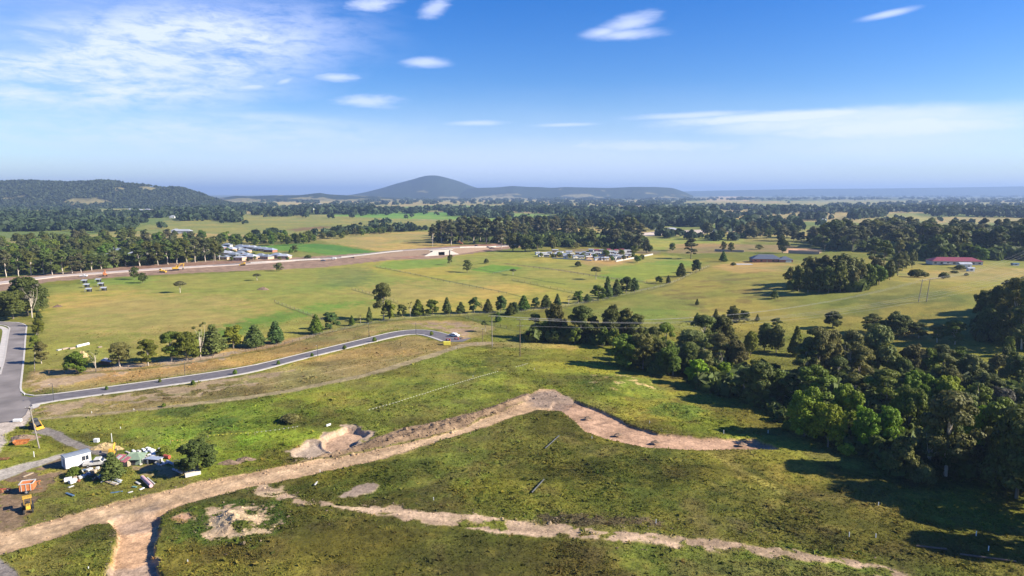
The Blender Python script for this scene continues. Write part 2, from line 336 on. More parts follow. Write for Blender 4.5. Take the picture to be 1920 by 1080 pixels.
MATS = {}
def mat(name, col, rough=.7, var=.18, scale=1.5, metal=0., spec=.3, bump=0., stretch=None):
    """painted or weathered surface: base colour broken up by two scales of noise, a little bump"""
    if name in MATS: return MATS[name]
    m, nt, b = new_mat(name)
    tc = N(nt, 'ShaderNodeTexCoord')
    src = tc.outputs['Object']
    if stretch:
        mp = N(nt, 'ShaderNodeMapping'); mp.inputs['Scale'].default_value = stretch; nt.links.new(src, mp.inputs[0]); src = mp.outputs[0]
    no = N(nt, 'ShaderNodeTexNoise'); no.inputs['Scale'].default_value = scale; no.inputs['Detail'].default_value = 5; nt.links.new(src, no.inputs['Vector'])
    r = N(nt, 'ShaderNodeMapRange'); r.inputs[1].default_value = .3; r.inputs[2].default_value = .7; r.inputs[3].default_value = 1-var; r.inputs[4].default_value = 1+var
    nt.links.new(no.outputs[0], r.inputs[0])
    c = mixc(nt, 'MULTIPLY', 1., col, r.outputs[0])
    oi = N(nt, 'ShaderNodeObjectInfo')
    r2 = N(nt, 'ShaderNodeMapRange'); r2.inputs[3].default_value = 1-var*.5; r2.inputs[4].default_value = 1+var*.5
    nt.links.new(oi.outputs['Random'], r2.inputs[0])
    c = mixc(nt, 'MULTIPLY', 1., c, r2.outputs[0])
    nt.links.new(c, b.inputs['Base Color'])
    b.inputs['Roughness'].default_value = rough; b.inputs['Metallic'].default_value = metal
    b.inputs['Specular IOR Level'].default_value = spec
    if bump:
        bp = N(nt, 'ShaderNodeBump'); bp.inputs['Strength'].default_value = bump; bp.inputs['Distance'].default_value = .05
        nt.links.new(no.outputs[0], bp.inputs['Height']); nt.links.new(bp.outputs[0], b.inputs['Normal'])
    MATS[name] = m
    return m

def terrain_mat():
    m, nt, b = new_mat('terrain')
    at = N(nt, 'ShaderNodeAttribute', attribute_name='cover')
    ge = N(nt, 'ShaderNodeNewGeometry')
    n1 = N(nt, 'ShaderNodeTexNoise'); n1.inputs['Scale'].default_value = 1.7; n1.inputs['Detail'].default_value = 6; n1.inputs['Roughness'].default_value = .65
    n2 = N(nt, 'ShaderNodeTexNoise'); n2.inputs['Scale'].default_value = .11; n2.inputs['Detail'].default_value = 5
    nt.links.new(ge.outputs['Position'], n1.inputs['Vector']); nt.links.new(ge.outputs['Position'], n2.inputs['Vector'])
    r1 = N(nt, 'ShaderNodeMapRange'); r1.inputs[1].default_value = .3; r1.inputs[2].default_value = .7; r1.inputs[3].default_value = .66; r1.inputs[4].default_value = 1.34
    r2 = N(nt, 'ShaderNodeMapRange'); r2.inputs[1].default_value = .3; r2.inputs[2].default_value = .7; r2.inputs[3].default_value = .82; r2.inputs[4].default_value = 1.18
    nt.links.new(n1.outputs[0], r1.inputs[0]); nt.links.new(n2.outputs[0], r2.inputs[0])
    c = mixc(nt, 'MULTIPLY', 1., at.outputs['Color'], r1.outputs[0]); c = mixc(nt, 'MULTIPLY', 1., c, r2.outputs[0])
    nt.links.new(c, b.inputs['Base Color'])
    b.inputs['Roughness'].default_value = .95; b.inputs['Specular IOR Level'].default_value = .08
    bp = N(nt, 'ShaderNodeBump'); bp.inputs['Strength'].default_value = .55; bp.inputs['Distance'].default_value = .25
    nt.links.new(n1.outputs[0], bp.inputs['Height']); nt.links.new(bp.outputs[0], b.inputs['Normal'])
    return m

def leaf_mat(name, col, var=.30, hue=.03, trans=.30):
    if name in MATS: return MATS[name]
    m, nt, b = new_mat(name)
    at = N(nt, 'ShaderNodeAttribute', attribute_name='tone')
    oi = N(nt, 'ShaderNodeObjectInfo')
    r = N(nt, 'ShaderNodeMapRange'); r.inputs[3].default_value = 1-var*1.2; r.inputs[4].default_value = 1+var*1.2
    nt.links.new(at.outputs['Fac'], r.inputs[0])
    r2 = N(nt, 'ShaderNodeMapRange'); r2.inputs[3].default_value = .78; r2.inputs[4].default_value = 1.22
    nt.links.new(oi.outputs['Random'], r2.inputs[0])
    c = mixc(nt, 'MULTIPLY', 1., col, r.outputs[0]); c = mixc(nt, 'MULTIPLY', 1., c, r2.outputs[0])
    hs = N(nt, 'ShaderNodeHueSaturation')
    r3 = N(nt, 'ShaderNodeMapRange'); r3.inputs[3].default_value = .5-hue; r3.inputs[4].default_value = .5+hue
    ma = math_n(nt, 'FRACT', math_n(nt, 'MULTIPLY', oi.outputs['Random'], 7.31))
    nt.links.new(ma, r3.inputs[0]); nt.links.new(r3.outputs[0], hs.inputs['Hue']); nt.links.new(c, hs.inputs['Color'])
    nt.links.new(hs.outputs[0], b.inputs['Base Color'])
    b.inputs['Roughness'].default_value = .62; b.inputs['Specular IOR Level'].default_value = .18
    tr = N(nt, 'ShaderNodeBsdfTranslucent'); nt.links.new(hs.outputs[0], tr.inputs['Color'])
    mx = N(nt, 'ShaderNodeMixShader'); mx.inputs[0].default_value = trans
    nt.links.new(b.outputs[0], mx.inputs[1]); nt.links.new(tr.outputs[0], mx.inputs[2])
    nt.links.new(mx.outputs[0], nt.nodes['Material Output'].inputs['Surface'])
    MATS[name] = m
    return m

L_DARK = leaf_mat('dark foliage', (.088, .106, .024)); L_MID = leaf_mat('green foliage', (.112, .156, .020))
L_BRIGHT = leaf_mat('bright foliage', (.175, .250, .018)); L_OLIVE = leaf_mat('olive foliage', (.155, .160, .044))
L_GUM = leaf_mat('gum foliage', (.108, .112, .044)); L_CON = leaf_mat('conifer foliage', (.100, .140, .036))
L_GOLD = leaf_mat('golden foliage', (.20, .19, .02)); L_RUST = leaf_mat('dead foliage', (.15, .14, .095))
L_LIME = leaf_mat('lime foliage', (.20, .285, .016)); L_FAR = leaf_mat('far foliage', (.042, .060, .026))
L_GROVE = leaf_mat('grove foliage', (.118, .130, .028)); L_GREEN = leaf_mat('grove green foliage', (.135, .172, .022))
BARK = mat('bark', (.20, .17, .13), .9, .3, 3, stretch=(1, 1, .3)); BARKP = mat('pale bark', (.48, .42, .34), .85, .25, 2, stretch=(1, 1, .3))
ASPH = mat('asphalt', (.125, .116, .122), .9, .22, .6); CONC = mat('concrete', (.44, .41, .37), .85, .12, .8)
WHITE = mat('white paint', (.70, .70, .68), .5, .06, 2); OFFW = mat('weathered white', (.46, .45, .42), .6, .15, 2)
ROOFG = mat('grey metal roof', (.20, .23, .27), .55, .12, 1.2); ROOFD = mat('dark tiled roof', (.085, .10, .135), .6, .15, 1.5)
ROOFR = mat('red metal roof', (.22, .055, .072), .5, .12, 1.2); ROOFW = mat('pale metal roof', (.36, .38, .41), .5, .15, 1)
ROOFGR = mat('green metal roof', (.17, .23, .16), .6, .14, 1.2); BRICK = mat('red brick', (.34, .15, .10), .85, .15, 4)
BRICKP = mat('pale brick', (.50, .34, .24), .85, .12, 3); GLASS = mat('dark window glass', (.025, .03, .04), .08, .05, 1, spec=.6)
YEL = mat('machine yellow', (.50, .30, .035), .6, .35, 3); ORA = mat('machine orange', (.45, .16, .05), .65, .35, 3)
ORAD = mat('rusty orange', (.50, .17, .06), .7, .25, 3); RUST = mat('rusted steel', (.24, .10, .05), .85, .3, 4)
RUBBER = mat('tyre rubber', (.025, .025, .027), .85, .1, 4); STEEL = mat('galvanised steel', (.42, .44, .46), .45, .15, 3, metal=.5)
DKST = mat('dark steel', (.06, .06, .065), .6, .2, 3); PINKR = mat('faded red paint', (.46, .15, .16), .6, .2, 2)
TIMB = mat('weathered timber', (.34, .27, .19), .85, .25, 3, stretch=(.3, 3, 3)); TIMBD = mat('dark pole timber', (.16, .115, .085), .85, .25, 3)
POLEG = mat('grey pole timber', (.22, .195, .165), .85, .2, 3); BLUEP = mat('blue plastic', (.08, .14, .22), .45, .12, 2)
GREYB = mat('blue grey sheet metal', (.27, .31, .38), .45, .15, 2); GREENP = mat('teal plastic', (.13, .25, .21), .5, .1, 2)
REDP = mat('red plastic', (.42, .09, .06), .45, .12, 2); YELP = mat('yellow plastic', (.70, .62, .08), .5, .12, 2)
WIRE = mat('aluminium wire', (.30, .30, .30), .6, .02, 1); STONE = mat('rock', (.30, .27, .24), .9, .3, 2, bump=.4)
STRAW = mat('straw', (.42, .31, .15), .9, .25, 3, bump=.4); SOIL = mat('loose soil', (.20, .14, .095), .95, .25, 1.4, bump=.5)
TREEH = mat('forested slope', (.034, .048, .026), .95, .35, .02)
HOLE = mat('painted dark interior', (.09, .085, .08), .9, .15, 1)  # shade of deep recesses put into a dark surface colour

# ------------------------------------------------------------------ mesh building
def link(name, me, m=None, parent=None, loc=None):
    o = bpy.data.objects.new(name, me); COL.objects.link(o)
    if m is not None and me is not None: me.materials.append(m)
    if parent is not None: o.parent = parent
    if loc is not None: o.location = loc
    return o

def np_mesh(name, v, faces, smooth_=False, attr=None):
    """mesh from arrays: faces is (n,3) or (n,4)"""
    me = bpy.data.meshes.new(name)
    v = np.asarray(v, np.float32); f = np.asarray(faces, np.int32); k = f.shape[1]
    me.vertices.add(len(v)); me.vertices.foreach_set('co', v.ravel())
    me.loops.add(f.size); me.loops.foreach_set('vertex_index', f.ravel())
    me.polygons.add(len(f)); me.polygons.foreach_set('loop_start', np.arange(0, f.size, k, dtype=np.int32))
    me.polygons.foreach_set('use_smooth', np.full(len(f), smooth_))
    me.update(calc_edges=True)
    for nm, dat in (attr or {}).items():
        if dat.ndim == 2:
            a = me.color_attributes.new(nm, 'FLOAT_COLOR', 'POINT')
            a.data.foreach_set('color', np.concatenate([dat, np.ones((len(dat), 1))], 1).astype(np.float32).ravel())
        else:
            a = me.attributes.new(nm, 'FLOAT', 'POINT'); a.data.foreach_set('value', dat.astype(np.float32))
    return me

class MB:
    def __init__(s): s.v = []; s.f = []
    def add(s, vs, fs):
        o = len(s.v); s.v += [tuple(p) for p in vs]; s.f += [tuple(i+o for i in f) for f in fs]; return s
    def box(s, c, d, yaw=0, pitch=0, roll=0, taper=1.):
        M = Matrix.Rotation(yaw, 3, 'Z') @ Matrix.Rotation(pitch, 3, 'Y') @ Matrix.Rotation(roll, 3, 'X')
        vs = []
        for z in (-.5, .5):
            k = taper if z > 0 else 1
            for x, y in ((-.5, -.5), (.5, -.5), (.5, .5), (-.5, .5)):
                vs.append(Vector(c)+M @ Vector((x*d[0]*k, y*d[1]*k, z*d[2])))
        return s.add(vs, [(3, 2, 1, 0), (4, 5, 6, 7), (0, 1, 5, 4), (1, 2, 6, 5), (2, 3, 7, 6), (3, 0, 4, 7)])
    def prism(s, pts, y0, y1):
        """x-z outline swept along y"""
        n = len(pts)
        vs = [(p[0], y0, p[1]) for p in pts]+[(p[0], y1, p[1]) for p in pts]
        fs = [tuple(range(n)), tuple(range(2*n-1, n-1, -1))]+[(i, i+n, (i+1) % n+n, (i+1) % n) for i in range(n)]
        return s.add(vs, fs)
    def tube(s, pts, r, seg=7, cap=True):
        pts = [Vector(p) for p in pts]
        rs = r if isinstance(r, (list, tuple)) else [r]*len(pts)
        vs = []; fs = []
        for i, p in enumerate(pts):
            d = (pts[min(i+1, len(pts)-1)]-pts[max(i-1, 0)]).normalized()
            a = d.orthogonal().normalized() if abs(d.z) > .9 else d.cross(Vector((0, 0, 1))).normalized()
            b = d.cross(a)
            for k in range(seg):
                t = 2*math.pi*k/seg
                vs.append(p+(a*math.cos(t)+b*math.sin(t))*rs[i])
        for i in range(len(pts)-1):
            for k in range(seg):
                fs.append((i*seg+k, i*seg+(k+1) % seg, (i+1)*seg+(k+1) % seg, (i+1)*seg+k))
        if cap: fs += [tuple(range(seg-1, -1, -1)), tuple(range((len(pts)-1)*seg, len(pts)*seg))]
        return s.add(vs, fs)
    def build(s, name, m, parent=None, bevel=0., smooth_=False):
        me = bpy.data.meshes.new(name); me.from_pydata(s.v, [], s.f); me.update()
        bm = bmesh.new(); bm.from_mesh(me)
        bmesh.ops.recalc_face_normals(bm, faces=bm.faces)
        if bevel: bmesh.ops.bevel(bm, geom=bm.edges[:], offset=bevel, segments=1, affect='EDGES')
        bm.to_mesh(me); bm.free()
        if smooth_:
            for p in me.polygons: p.use_smooth = True
        return link(name, me, m, parent)

def tag(o, label=None, cat=None, group=None, kind=None):
    if label: o['label'] = label
    if cat: o['category'] = cat
    if group: o['group'] = group
    o['kind'] = kind or 'thing'
    return o

def thing(name, label, cat, loc=(0, 0, 0), yaw=0, group=None):
    o = bpy.data.objects.new(name, None); COL.objects.link(o)
    o.location = loc; o.rotation_euler = (0, 0, yaw); o.empty_display_size = .5
    return tag(o, label, cat, group)

def copy_thing(root, loc, yaw, label, group=None, scale=None):
    c = root.copy(); COL.objects.link(c); c.location = loc; c.rotation_euler = (0, 0, yaw)
    if scale: c.scale = scale
    c['label'] = label
    if group: c['group'] = group
    for ch in root.children:
        d = ch.copy(); COL.objects.link(d); d.parent = c
        for g in ch.children:
            e = g.copy(); COL.objects.link(e); e.parent = d
    return c

_ONES = 'first second third fourth fifth sixth seventh eighth ninth tenth eleventh twelfth thirteenth fourteenth fifteenth sixteenth seventeenth eighteenth nineteenth'.split()
_TENS = {20: 'twentieth', 30: 'thirtieth', 40: 'fortieth', 50: 'fiftieth', 60: 'sixtieth', 70: 'seventieth', 80: 'eightieth', 90: 'ninetieth'}
def nth(n):
    if n < 20: return _ONES[n-1]
    t = n//10*10
    return _TENS[t] if n == t else {20: 'twenty', 30: 'thirty', 40: 'forty', 50: 'fifty', 60: 'sixty', 70: 'seventy', 80: 'eighty', 90: 'ninety'}[t]+'-'+_ONES[n-t-1]

# ------------------------------------------------------------------ world, sun, haze, camera
SUN_EL = R(30); SUN_H = Vector((1, -.17, 0)).normalized()
SUN_D = Vector((SUN_H.x*math.cos(SUN_EL), SUN_H.y*math.cos(SUN_EL), math.sin(SUN_EL)))
def build_world():
    w = bpy.data.worlds.new('World'); SC.world = w; w.use_nodes = True
    nt = w.node_tree; bg = nt.nodes['Background']
    sky = N(nt, 'ShaderNodeTexSky'); sky.sky_type = 'NISHITA'; sky.sun_disc = False
    sky.sun_elevation = SUN_EL; sky.sun_rotation = math.atan2(SUN_H.x, SUN_H.y)
    sky.altitude = 100; sky.air_density = 1.0; sky.dust_density = .4; sky.ozone_density = 4.0
    hs = N(nt, 'ShaderNodeHueSaturation'); hs.inputs['Saturation'].default_value = 1.42; hs.inputs['Hue'].default_value = .518
    nt.links.new(sky.outputs[0], hs.inputs['Color'])
    tc = N(nt, 'ShaderNodeTexCoord'); sp = N(nt, 'ShaderNodeSeparateXYZ'); nt.links.new(tc.outputs['Generated'], sp.inputs[0])
    az = math_n(nt, 'ARCTAN2', sp.outputs[0], sp.outputs[1]); el = math_n(nt, 'ARCSINE', sp.outputs[2])
    cv = N(nt, 'ShaderNodeCombineXYZ'); nt.links.new(math_n(nt, 'MULTIPLY', az, 9.), cv.inputs[0]); nt.links.new(math_n(nt, 'MULTIPLY', el, 34.), cv.inputs[1])
    def noise(scale, detail, rough=.6, dist=0., off=0.):
        mp = N(nt, 'ShaderNodeMapping'); mp.inputs['Location'].default_value = (off, off*.7, 0); mp.inputs['Rotation'].default_value = (0, 0, -.18)
        nt.links.new(cv.outputs[0], mp.inputs[0])
        n = N(nt, 'ShaderNodeTexNoise'); n.inputs['Scale'].default_value = scale; n.inputs['Detail'].default_value = detail
        n.inputs['Roughness'].default_value = rough; n.inputs['Distortion'].default_value = dist
        nt.links.new(mp.outputs[0], n.inputs['Vector']); return n.outputs[0]
    wisp = noise(.8, 9, .62, .3); fine = noise(2.4, 9, .68, .35, 5.); soft = noise(2.2, 3, .5, .2, 9.)
    def ae(px, py):
        a, b, c = ray(px, py); return math.atan2(a, b), math.asin(c/math.sqrt(a*a+b*b+c*c))
    def sstep(x, a, b):
        r = N(nt, 'ShaderNodeMapRange'); r.interpolation_type = 'SMOOTHSTEP'
        r.inputs[1].default_value = a; r.inputs[2].default_value = b; nt.links.new(x, r.inputs[0]); return r.outputs[0]
    def ell(px, py, rx, ry, tilt=0., edge=.5, rag=.0, nz=None):
        a0, e0 = ae(px, py); a1, _ = ae(px+rx, py); _, e1 = ae(px, py-ry)
        ra = a1-a0; re = e1-e0
        da = math_n(nt, 'SUBTRACT', az, a0); de = math_n(nt, 'SUBTRACT', el, e0)
        c, s = math.cos(tilt), math.sin(tilt)
        u = math_n(nt, 'ADD', math_n(nt, 'MULTIPLY', da, c/ra), math_n(nt, 'MULTIPLY', de, s/ra))
        v = math_n(nt, 'ADD', math_n(nt, 'MULTIPLY', da, -s/re), math_n(nt, 'MULTIPLY', de, c/re))
        d = math_n(nt, 'SQRT', math_n(nt, 'ADD', math_n(nt, 'MULTIPLY', u, u), math_n(nt, 'MULTIPLY', v, v)))
        if rag:
            d = math_n(nt, 'ADD', d, math_n(nt, 'MULTIPLY', math_n(nt, 'SUBTRACT', nz or fine, .5), rag))
        return math_n(nt, 'SUBTRACT', 1., sstep(d, 1-edge, 1.))
    tot = None
    def put(m, k):
        nonlocal tot
        m = math_n(nt, 'MULTIPLY', m, k)
        tot = m if tot is None else math_n(nt, 'MAXIMUM', tot, m)
    # lens-shaped clouds
    put(ell(1180, 44, 78, 24, .22, .95, .9, fine), .66); put(ell(1172, 64, 104, 16, .02, .95, .8, fine), .66)
    put(ell(1130, 60, 50, 16, .1, .95, .6, soft), .7)
    put(ell(795, 117, 62, 15, .02, .95, .9, fine), .66); put(ell(1665, 26, 82, 10, .11, .9, .5, soft), .62)
    put(ell(628, 145, 62, 12, .04, .95, 1.2), .7); put(ell(692, 189, 86, 17, .0, .95, 1.4), .62)
    put(ell(895, 231, 78, 7, .03, .9, .8), .55); put(ell(1060, 234, 85, 5, .02, .9, .6), .5)
    put(ell(700, 8, 66, 20, .08, .95, 1.3), .7); put(ell(815, 14, 42, 24, .5, .9, 1.2), .6)
    put(ell(470, 163, 60, 10, .1, .9, 1.2), .7); put(ell(535, 152, 30, 9, .3, .9, 1.1), .6)
    put(ell(95, 190, 40, 14, 0, .9, .8), .55)
    # cirrus sheet
    ci = math_n(nt, 'MULTIPLY', sstep(wisp, .22, .66), sstep(fine, .10, .66))
    put(math_n(nt, 'MULTIPLY', ell(320, 95, 480, 150, .16, .85, .9, wisp), ci), 1.3)
    put(math_n(nt, 'MULTIPLY', ell(150, 150, 520, 100, .05, .8, .8, wisp), ci), 1.2)
    put(math_n(nt, 'MULTIPLY', ell(430, 95, 270, 62, .12, .9, .9, fine), ci), 1.)
    put(math_n(nt, 'MULTIPLY', ell(230, 70, 520, 190, .2, .95, .5, wisp), math_n(nt, 'ADD', .2, math_n(nt, 'MULTIPLY', fine, .6))), .75)
    put(math_n(nt, 'MULTIPLY', ell(330, 250, 680, 66, .0, .95, .9, wisp), ci), .80)
    put(math_n(nt, 'MULTIPLY', ell(500, 222, 320, 20, -.04, .9, 1.0, fine), ci), .55)
    # long band
    put(math_n(nt, 'MULTIPLY', ell(1480, 219, 400, 17, .02, .9, .7, fine), math_n(nt, 'ADD', .6, math_n(nt, 'MULTIPLY', wisp, .8))), .95); put(math_n(nt, 'MULTIPLY', ell(1680, 240, 470, 36, .0, .9, .7, fine), math_n(nt, 'ADD', .55, math_n(nt, 'MULTIPLY', wisp, .9))), .95)
    put(math_n(nt, 'MULTIPLY', ell(1600, 226, 540, 30, .01, .75, .8, wisp), math_n(nt, 'ADD', .55, math_n(nt, 'MULTIPLY', fine, .7))), .82)
    put(math_n(nt, 'MULTIPLY', ell(1660, 268, 560, 62, .0, .95, .8, wisp), .85), .62)
    put(ell(1215, 275, 300, 16, -.02, .95, 1.2), .55); put(ell(1300, 216, 170, 9, .02, .9, .7), .62)
    put(math_n(nt, 'MULTIPLY', ell(900, 300, 1500, 55, 0, 1., .5, wisp), .8), .42); veil = math_n(nt, 'MULTIPLY', ell(960, 372, 3600, 230, 0, 1., .2, wisp), .72)
    tot = math_n(nt, 'MINIMUM', tot, .86)
    base_ = mixc(nt, 'MIX', veil, hs.outputs[0], (4.3, 5.15, 7.5))
    col = mixc(nt, 'MIX', tot, base_, (5.6, 6.1, 8.0))
    nt.links.new(col, bg.inputs['Color']); bg.inputs['Strength'].default_value = .072
    return w

def build_light():
    l = bpy.data.lights.new('Sun', 'SUN'); l.energy = 5.0; l.angle = R(.55); l.color = (1, .91, .77)
    o = bpy.data.objects.new('Sun', l); COL.objects.link(o); o.rotation_euler = (-SUN_D).to_track_quat('-Z', 'Y').to_euler()

def build_haze():
    mb = MB().box((0, 5000, 165-15), (64000, 64000, 360))
    m = bpy.data.materials.new('haze'); m.use_nodes = True; nt = m.node_tree; nt.nodes.clear()
    out = N(nt, 'ShaderNodeOutputMaterial'); v = N(nt, 'ShaderNodeVolumePrincipled')
    v.inputs['Color'].default_value = (.36, .52, .82, 1); v.inputs['Density'].default_value = HAZE_DENSITY; v.inputs['Anisotropy'].default_value = .1
    nt.links.new(v.outputs[0], out.inputs['Volume'])
    tag(mb.build('haze', m), kind='stuff')

HAZE_DENSITY = 9.5e-5
def build_camera():
    c = bpy.data.cameras.new('Camera'); c.sensor_width = 36; c.lens = 36*F/1920; c.clip_start = 1; c.clip_end = 120000
    o = bpy.data.objects.new('Camera', c); COL.objects.link(o); o.location = (0, 0, CH); o.rotation_euler = (math.pi/2-TH, 0, 0)
    SC.camera = o
def render_settings():
    v = SC.view_settings; v.view_transform = 'Standard'; v.look = 'None'; v.gamma = 1; v.use_curve_mapping = False; v.exposure = 1.27
    SC.render.engine = 'CYCLES'; cy = SC.cycles
    cy.max_bounces = 5; cy.diffuse_bounces = 2; cy.glossy_bounces = 2; cy.transmission_bounces = 3; cy.volume_bounces = 0; cy.transparent_max_bounces = 4
    cy.caustics_reflective = False; cy.caustics_refractive = False
    cy.use_denoising = True
    try: cy.denoiser = 'OPENIMAGEDENOISE'
    except Exception: pass
    cy.sample_clamp_indirect = 4
# ------------------------------------------------------------------ the ground sheet, cut along its covers
def build_ground():
    th = np.concatenate([np.arange(-46, 46.01, .075), np.arange(49, 312, 4.)])
    py = np.arange(1120, 363.2, -1.05)
    ang = TH+np.arctan((py-CY)/F)
    rr = np.concatenate([[2, 20, 40, 60, 72, 80], CH/np.tan(ang)])
    rr = np.unique(np.concatenate([rr[rr < 24000], [24000, 26500]]))
    nr, na = len(rr), len(th)
    a = np.radians(th)
    X = (rr[:, None]*np.sin(a)[None]).ravel(); Y = (rr[:, None]*np.cos(a)[None]).ravel()
    cl, col, z = ground_eval(X, Y)
    V = np.stack([X, Y, z], 1)
    i = np.arange(nr-1)[:, None]*na; j = np.arange(na)[None]; j2 = (j+1) % na
    q = np.stack([i+j, i+j2, i+na+j2, i+na+j], -1).reshape(-1, 4)
    fc = np.median(cl[q], axis=1).astype(int)
    fc = cl[q[:, 0]].astype(int)
    tm = terrain_mat(); out = {}
    for k, nm in enumerate(CLASS):
        sel = q[fc == k]
        if not len(sel): continue
        if k == 0:
            ctr = len(V)
        u, inv = np.unique(sel, return_inverse=True)
        me = np_mesh(nm, V[u], inv.reshape(-1, 4)[:, ::-1], True, {'cover': col[u]})
        o = link(nm, me, tm); tag(o, kind='structure'); out[nm] = o
    return out

# ------------------------------------------------------------------ far hills
def hill(name, prof, dist, depth, mat_, base=-5, nseed=1, amp=.06, pasture=None, patches=()):
    """a ridge of real depth: prof = (px, py_top) skyline, built round the given distance"""
    pxs = np.array([p[0] for p in prof], float); pys = np.array([p[1] for p in prof], float)
    nx, ny = 260, 46
    px = np.linspace(pxs[0], pxs[-1], nx); top = np.interp(px, pxs, pys)
    k = np.ones(9)/9; top = np.convolve(np.pad(top, 4, 'edge'), k, 'valid')
    u, b, c = ray(px, top); H = np.maximum(CH+c/b*dist, 2.)
    s = np.linspace(-1, 1, ny)
    x = (u/b)[None]*(dist+s[:, None]*depth*.5); y = np.repeat((dist+s*depth*.5)[:, None], nx, 1)
    f = np.clip(1-np.abs(s), 0, 1)**1.15
    n = fbm(x/(depth*.16), y/(depth*.16), 4, nseed)
    n0 = n[ny//2][None]
    z = base+(H[None]-base)*f[:, None]*(1+(n-n0)*1.1*(1-f[:, None])) 
    q = (np.arange(ny-1)[:, None]*nx+np.arange(nx-1)[None])
    q = np.stack([q, q+1, q+nx+1, q+nx], -1).reshape(-1, 4)
    P = np.stack([x, y, z], -1)
    forest = np.array((.026, .038, .021)); past = np.array((.21, .185, .085))
    m = np.zeros(x.shape)
    if pasture:
        nn = fbm(x/(depth*.10)+3, y/(depth*.13), 4, nseed+9)
        m = smooth(pasture, pasture+.05, nn+(.35-f[:, None])*.35)*(s[:, None] < .05)
    qx, qy, _ = proj(x, y, z)
    for ex, ey, rx, ry in patches: m = np.maximum(m, smooth(1.15, .75, np.hypot((qx-ex)/rx, (qy-ey)/ry)+(fbm(x/60, y/60, 3, 5)-.5)*.9)*(s[:, None] < .1))
    col = forest*(1-m[..., None])+past*m[..., None]
    me = np_mesh(name, P.reshape(-1, 3), q, True, {'cover': col.reshape(-1, 3)})
    o = link(name, me, HILLM); tag(o, kind='structure')
    return P, m, f, s

def hill_mat():
    m, nt, b = new_mat('hill cover')
    at = N(nt, 'ShaderNodeAttribute', attribute_name='cover'); ge = N(nt, 'ShaderNodeNewGeometry')
    n1 = N(nt, 'ShaderNodeTexNoise'); n1.inputs['Scale'].default_value = .03; n1.inputs['Detail'].default_value = 8; n1.inputs['Roughness'].default_value = .7
    nt.links.new(ge.outputs['Position'], n1.inputs['Vector'])
    r = N(nt, 'ShaderNodeMapRange'); r.inputs[1].default_value = .3; r.inputs[2].default_value = .7; r.inputs[3].default_value = .65; r.inputs[4].default_value = 1.4
    nt.links.new(n1.outputs[0], r.inputs[0])
    nt.links.new(mixc(nt, 'MULTIPLY', 1., at.outputs['Color'], r.outputs[0]), b.inputs['Base Color'])
    b.inputs['Roughness'].default_value = 1; b.inputs['Specular IOR Level'].default_value = 0
    bp = N(nt, 'ShaderNodeBump'); bp.inputs['Strength'].default_value = .8; bp.inputs['Distance'].default_value = 14
    nt.links.new(n1.outputs[0], bp.inputs['Height']); nt.links.new(bp.outputs[0], b.inputs['Normal'])
    return m
HILLM = hill_mat()

def far_trees(name, spots, quads=46):
    """one mesh of many small leafy crowns: spots = rows x, y, z, height, width"""
    S = np.array(spots, float); n = len(S)
    if not n: return
    d = rng.normal(size=(n, quads, 3)); d /= np.linalg.norm(d, axis=2, keepdims=True)
    d[..., 2] = np.abs(d[..., 2])*1.15-.25
    c = S[:, None, :3]+np.stack([d[..., 0]*S[:, None, 4]*.5, d[..., 1]*S[:, None, 4]*.5, (.48+d[..., 2]*.5)*S[:, None, 3]], -1)*1.0
    c += rng.normal(size=c.shape)*(S[:, None, 4:5]*.07)
    nrm = d+rng.normal(size=d.shape)*.45; nrm /= np.linalg.norm(nrm, axis=2, keepdims=True)
    t = np.cross(nrm, rng.normal(size=d.shape)); t /= np.linalg.norm(t, axis=2, keepdims=True); b = np.cross(nrm, t)
    sz = (S[:, 4]*.22)[:, None, None]*rng.uniform(.6, 1.3, (n, quads, 1))
    v = np.stack([c-t*sz-b*sz, c+t*sz-b*sz, c+t*sz+b*sz, c-t*sz+b*sz], 2).reshape(-1, 3)
    f = np.arange(len(v)).reshape(-1, 4)
    tone = np.repeat(np.clip(.5+rng.normal(size=(n, 1))*.2+rng.normal(size=(n, quads))*.18, 0, 1).reshape(-1), 4)
    o = link(name, np_mesh(name, v, f, False, {'tone': tone}), L_FAR); tag(o, kind='stuff')
    return o

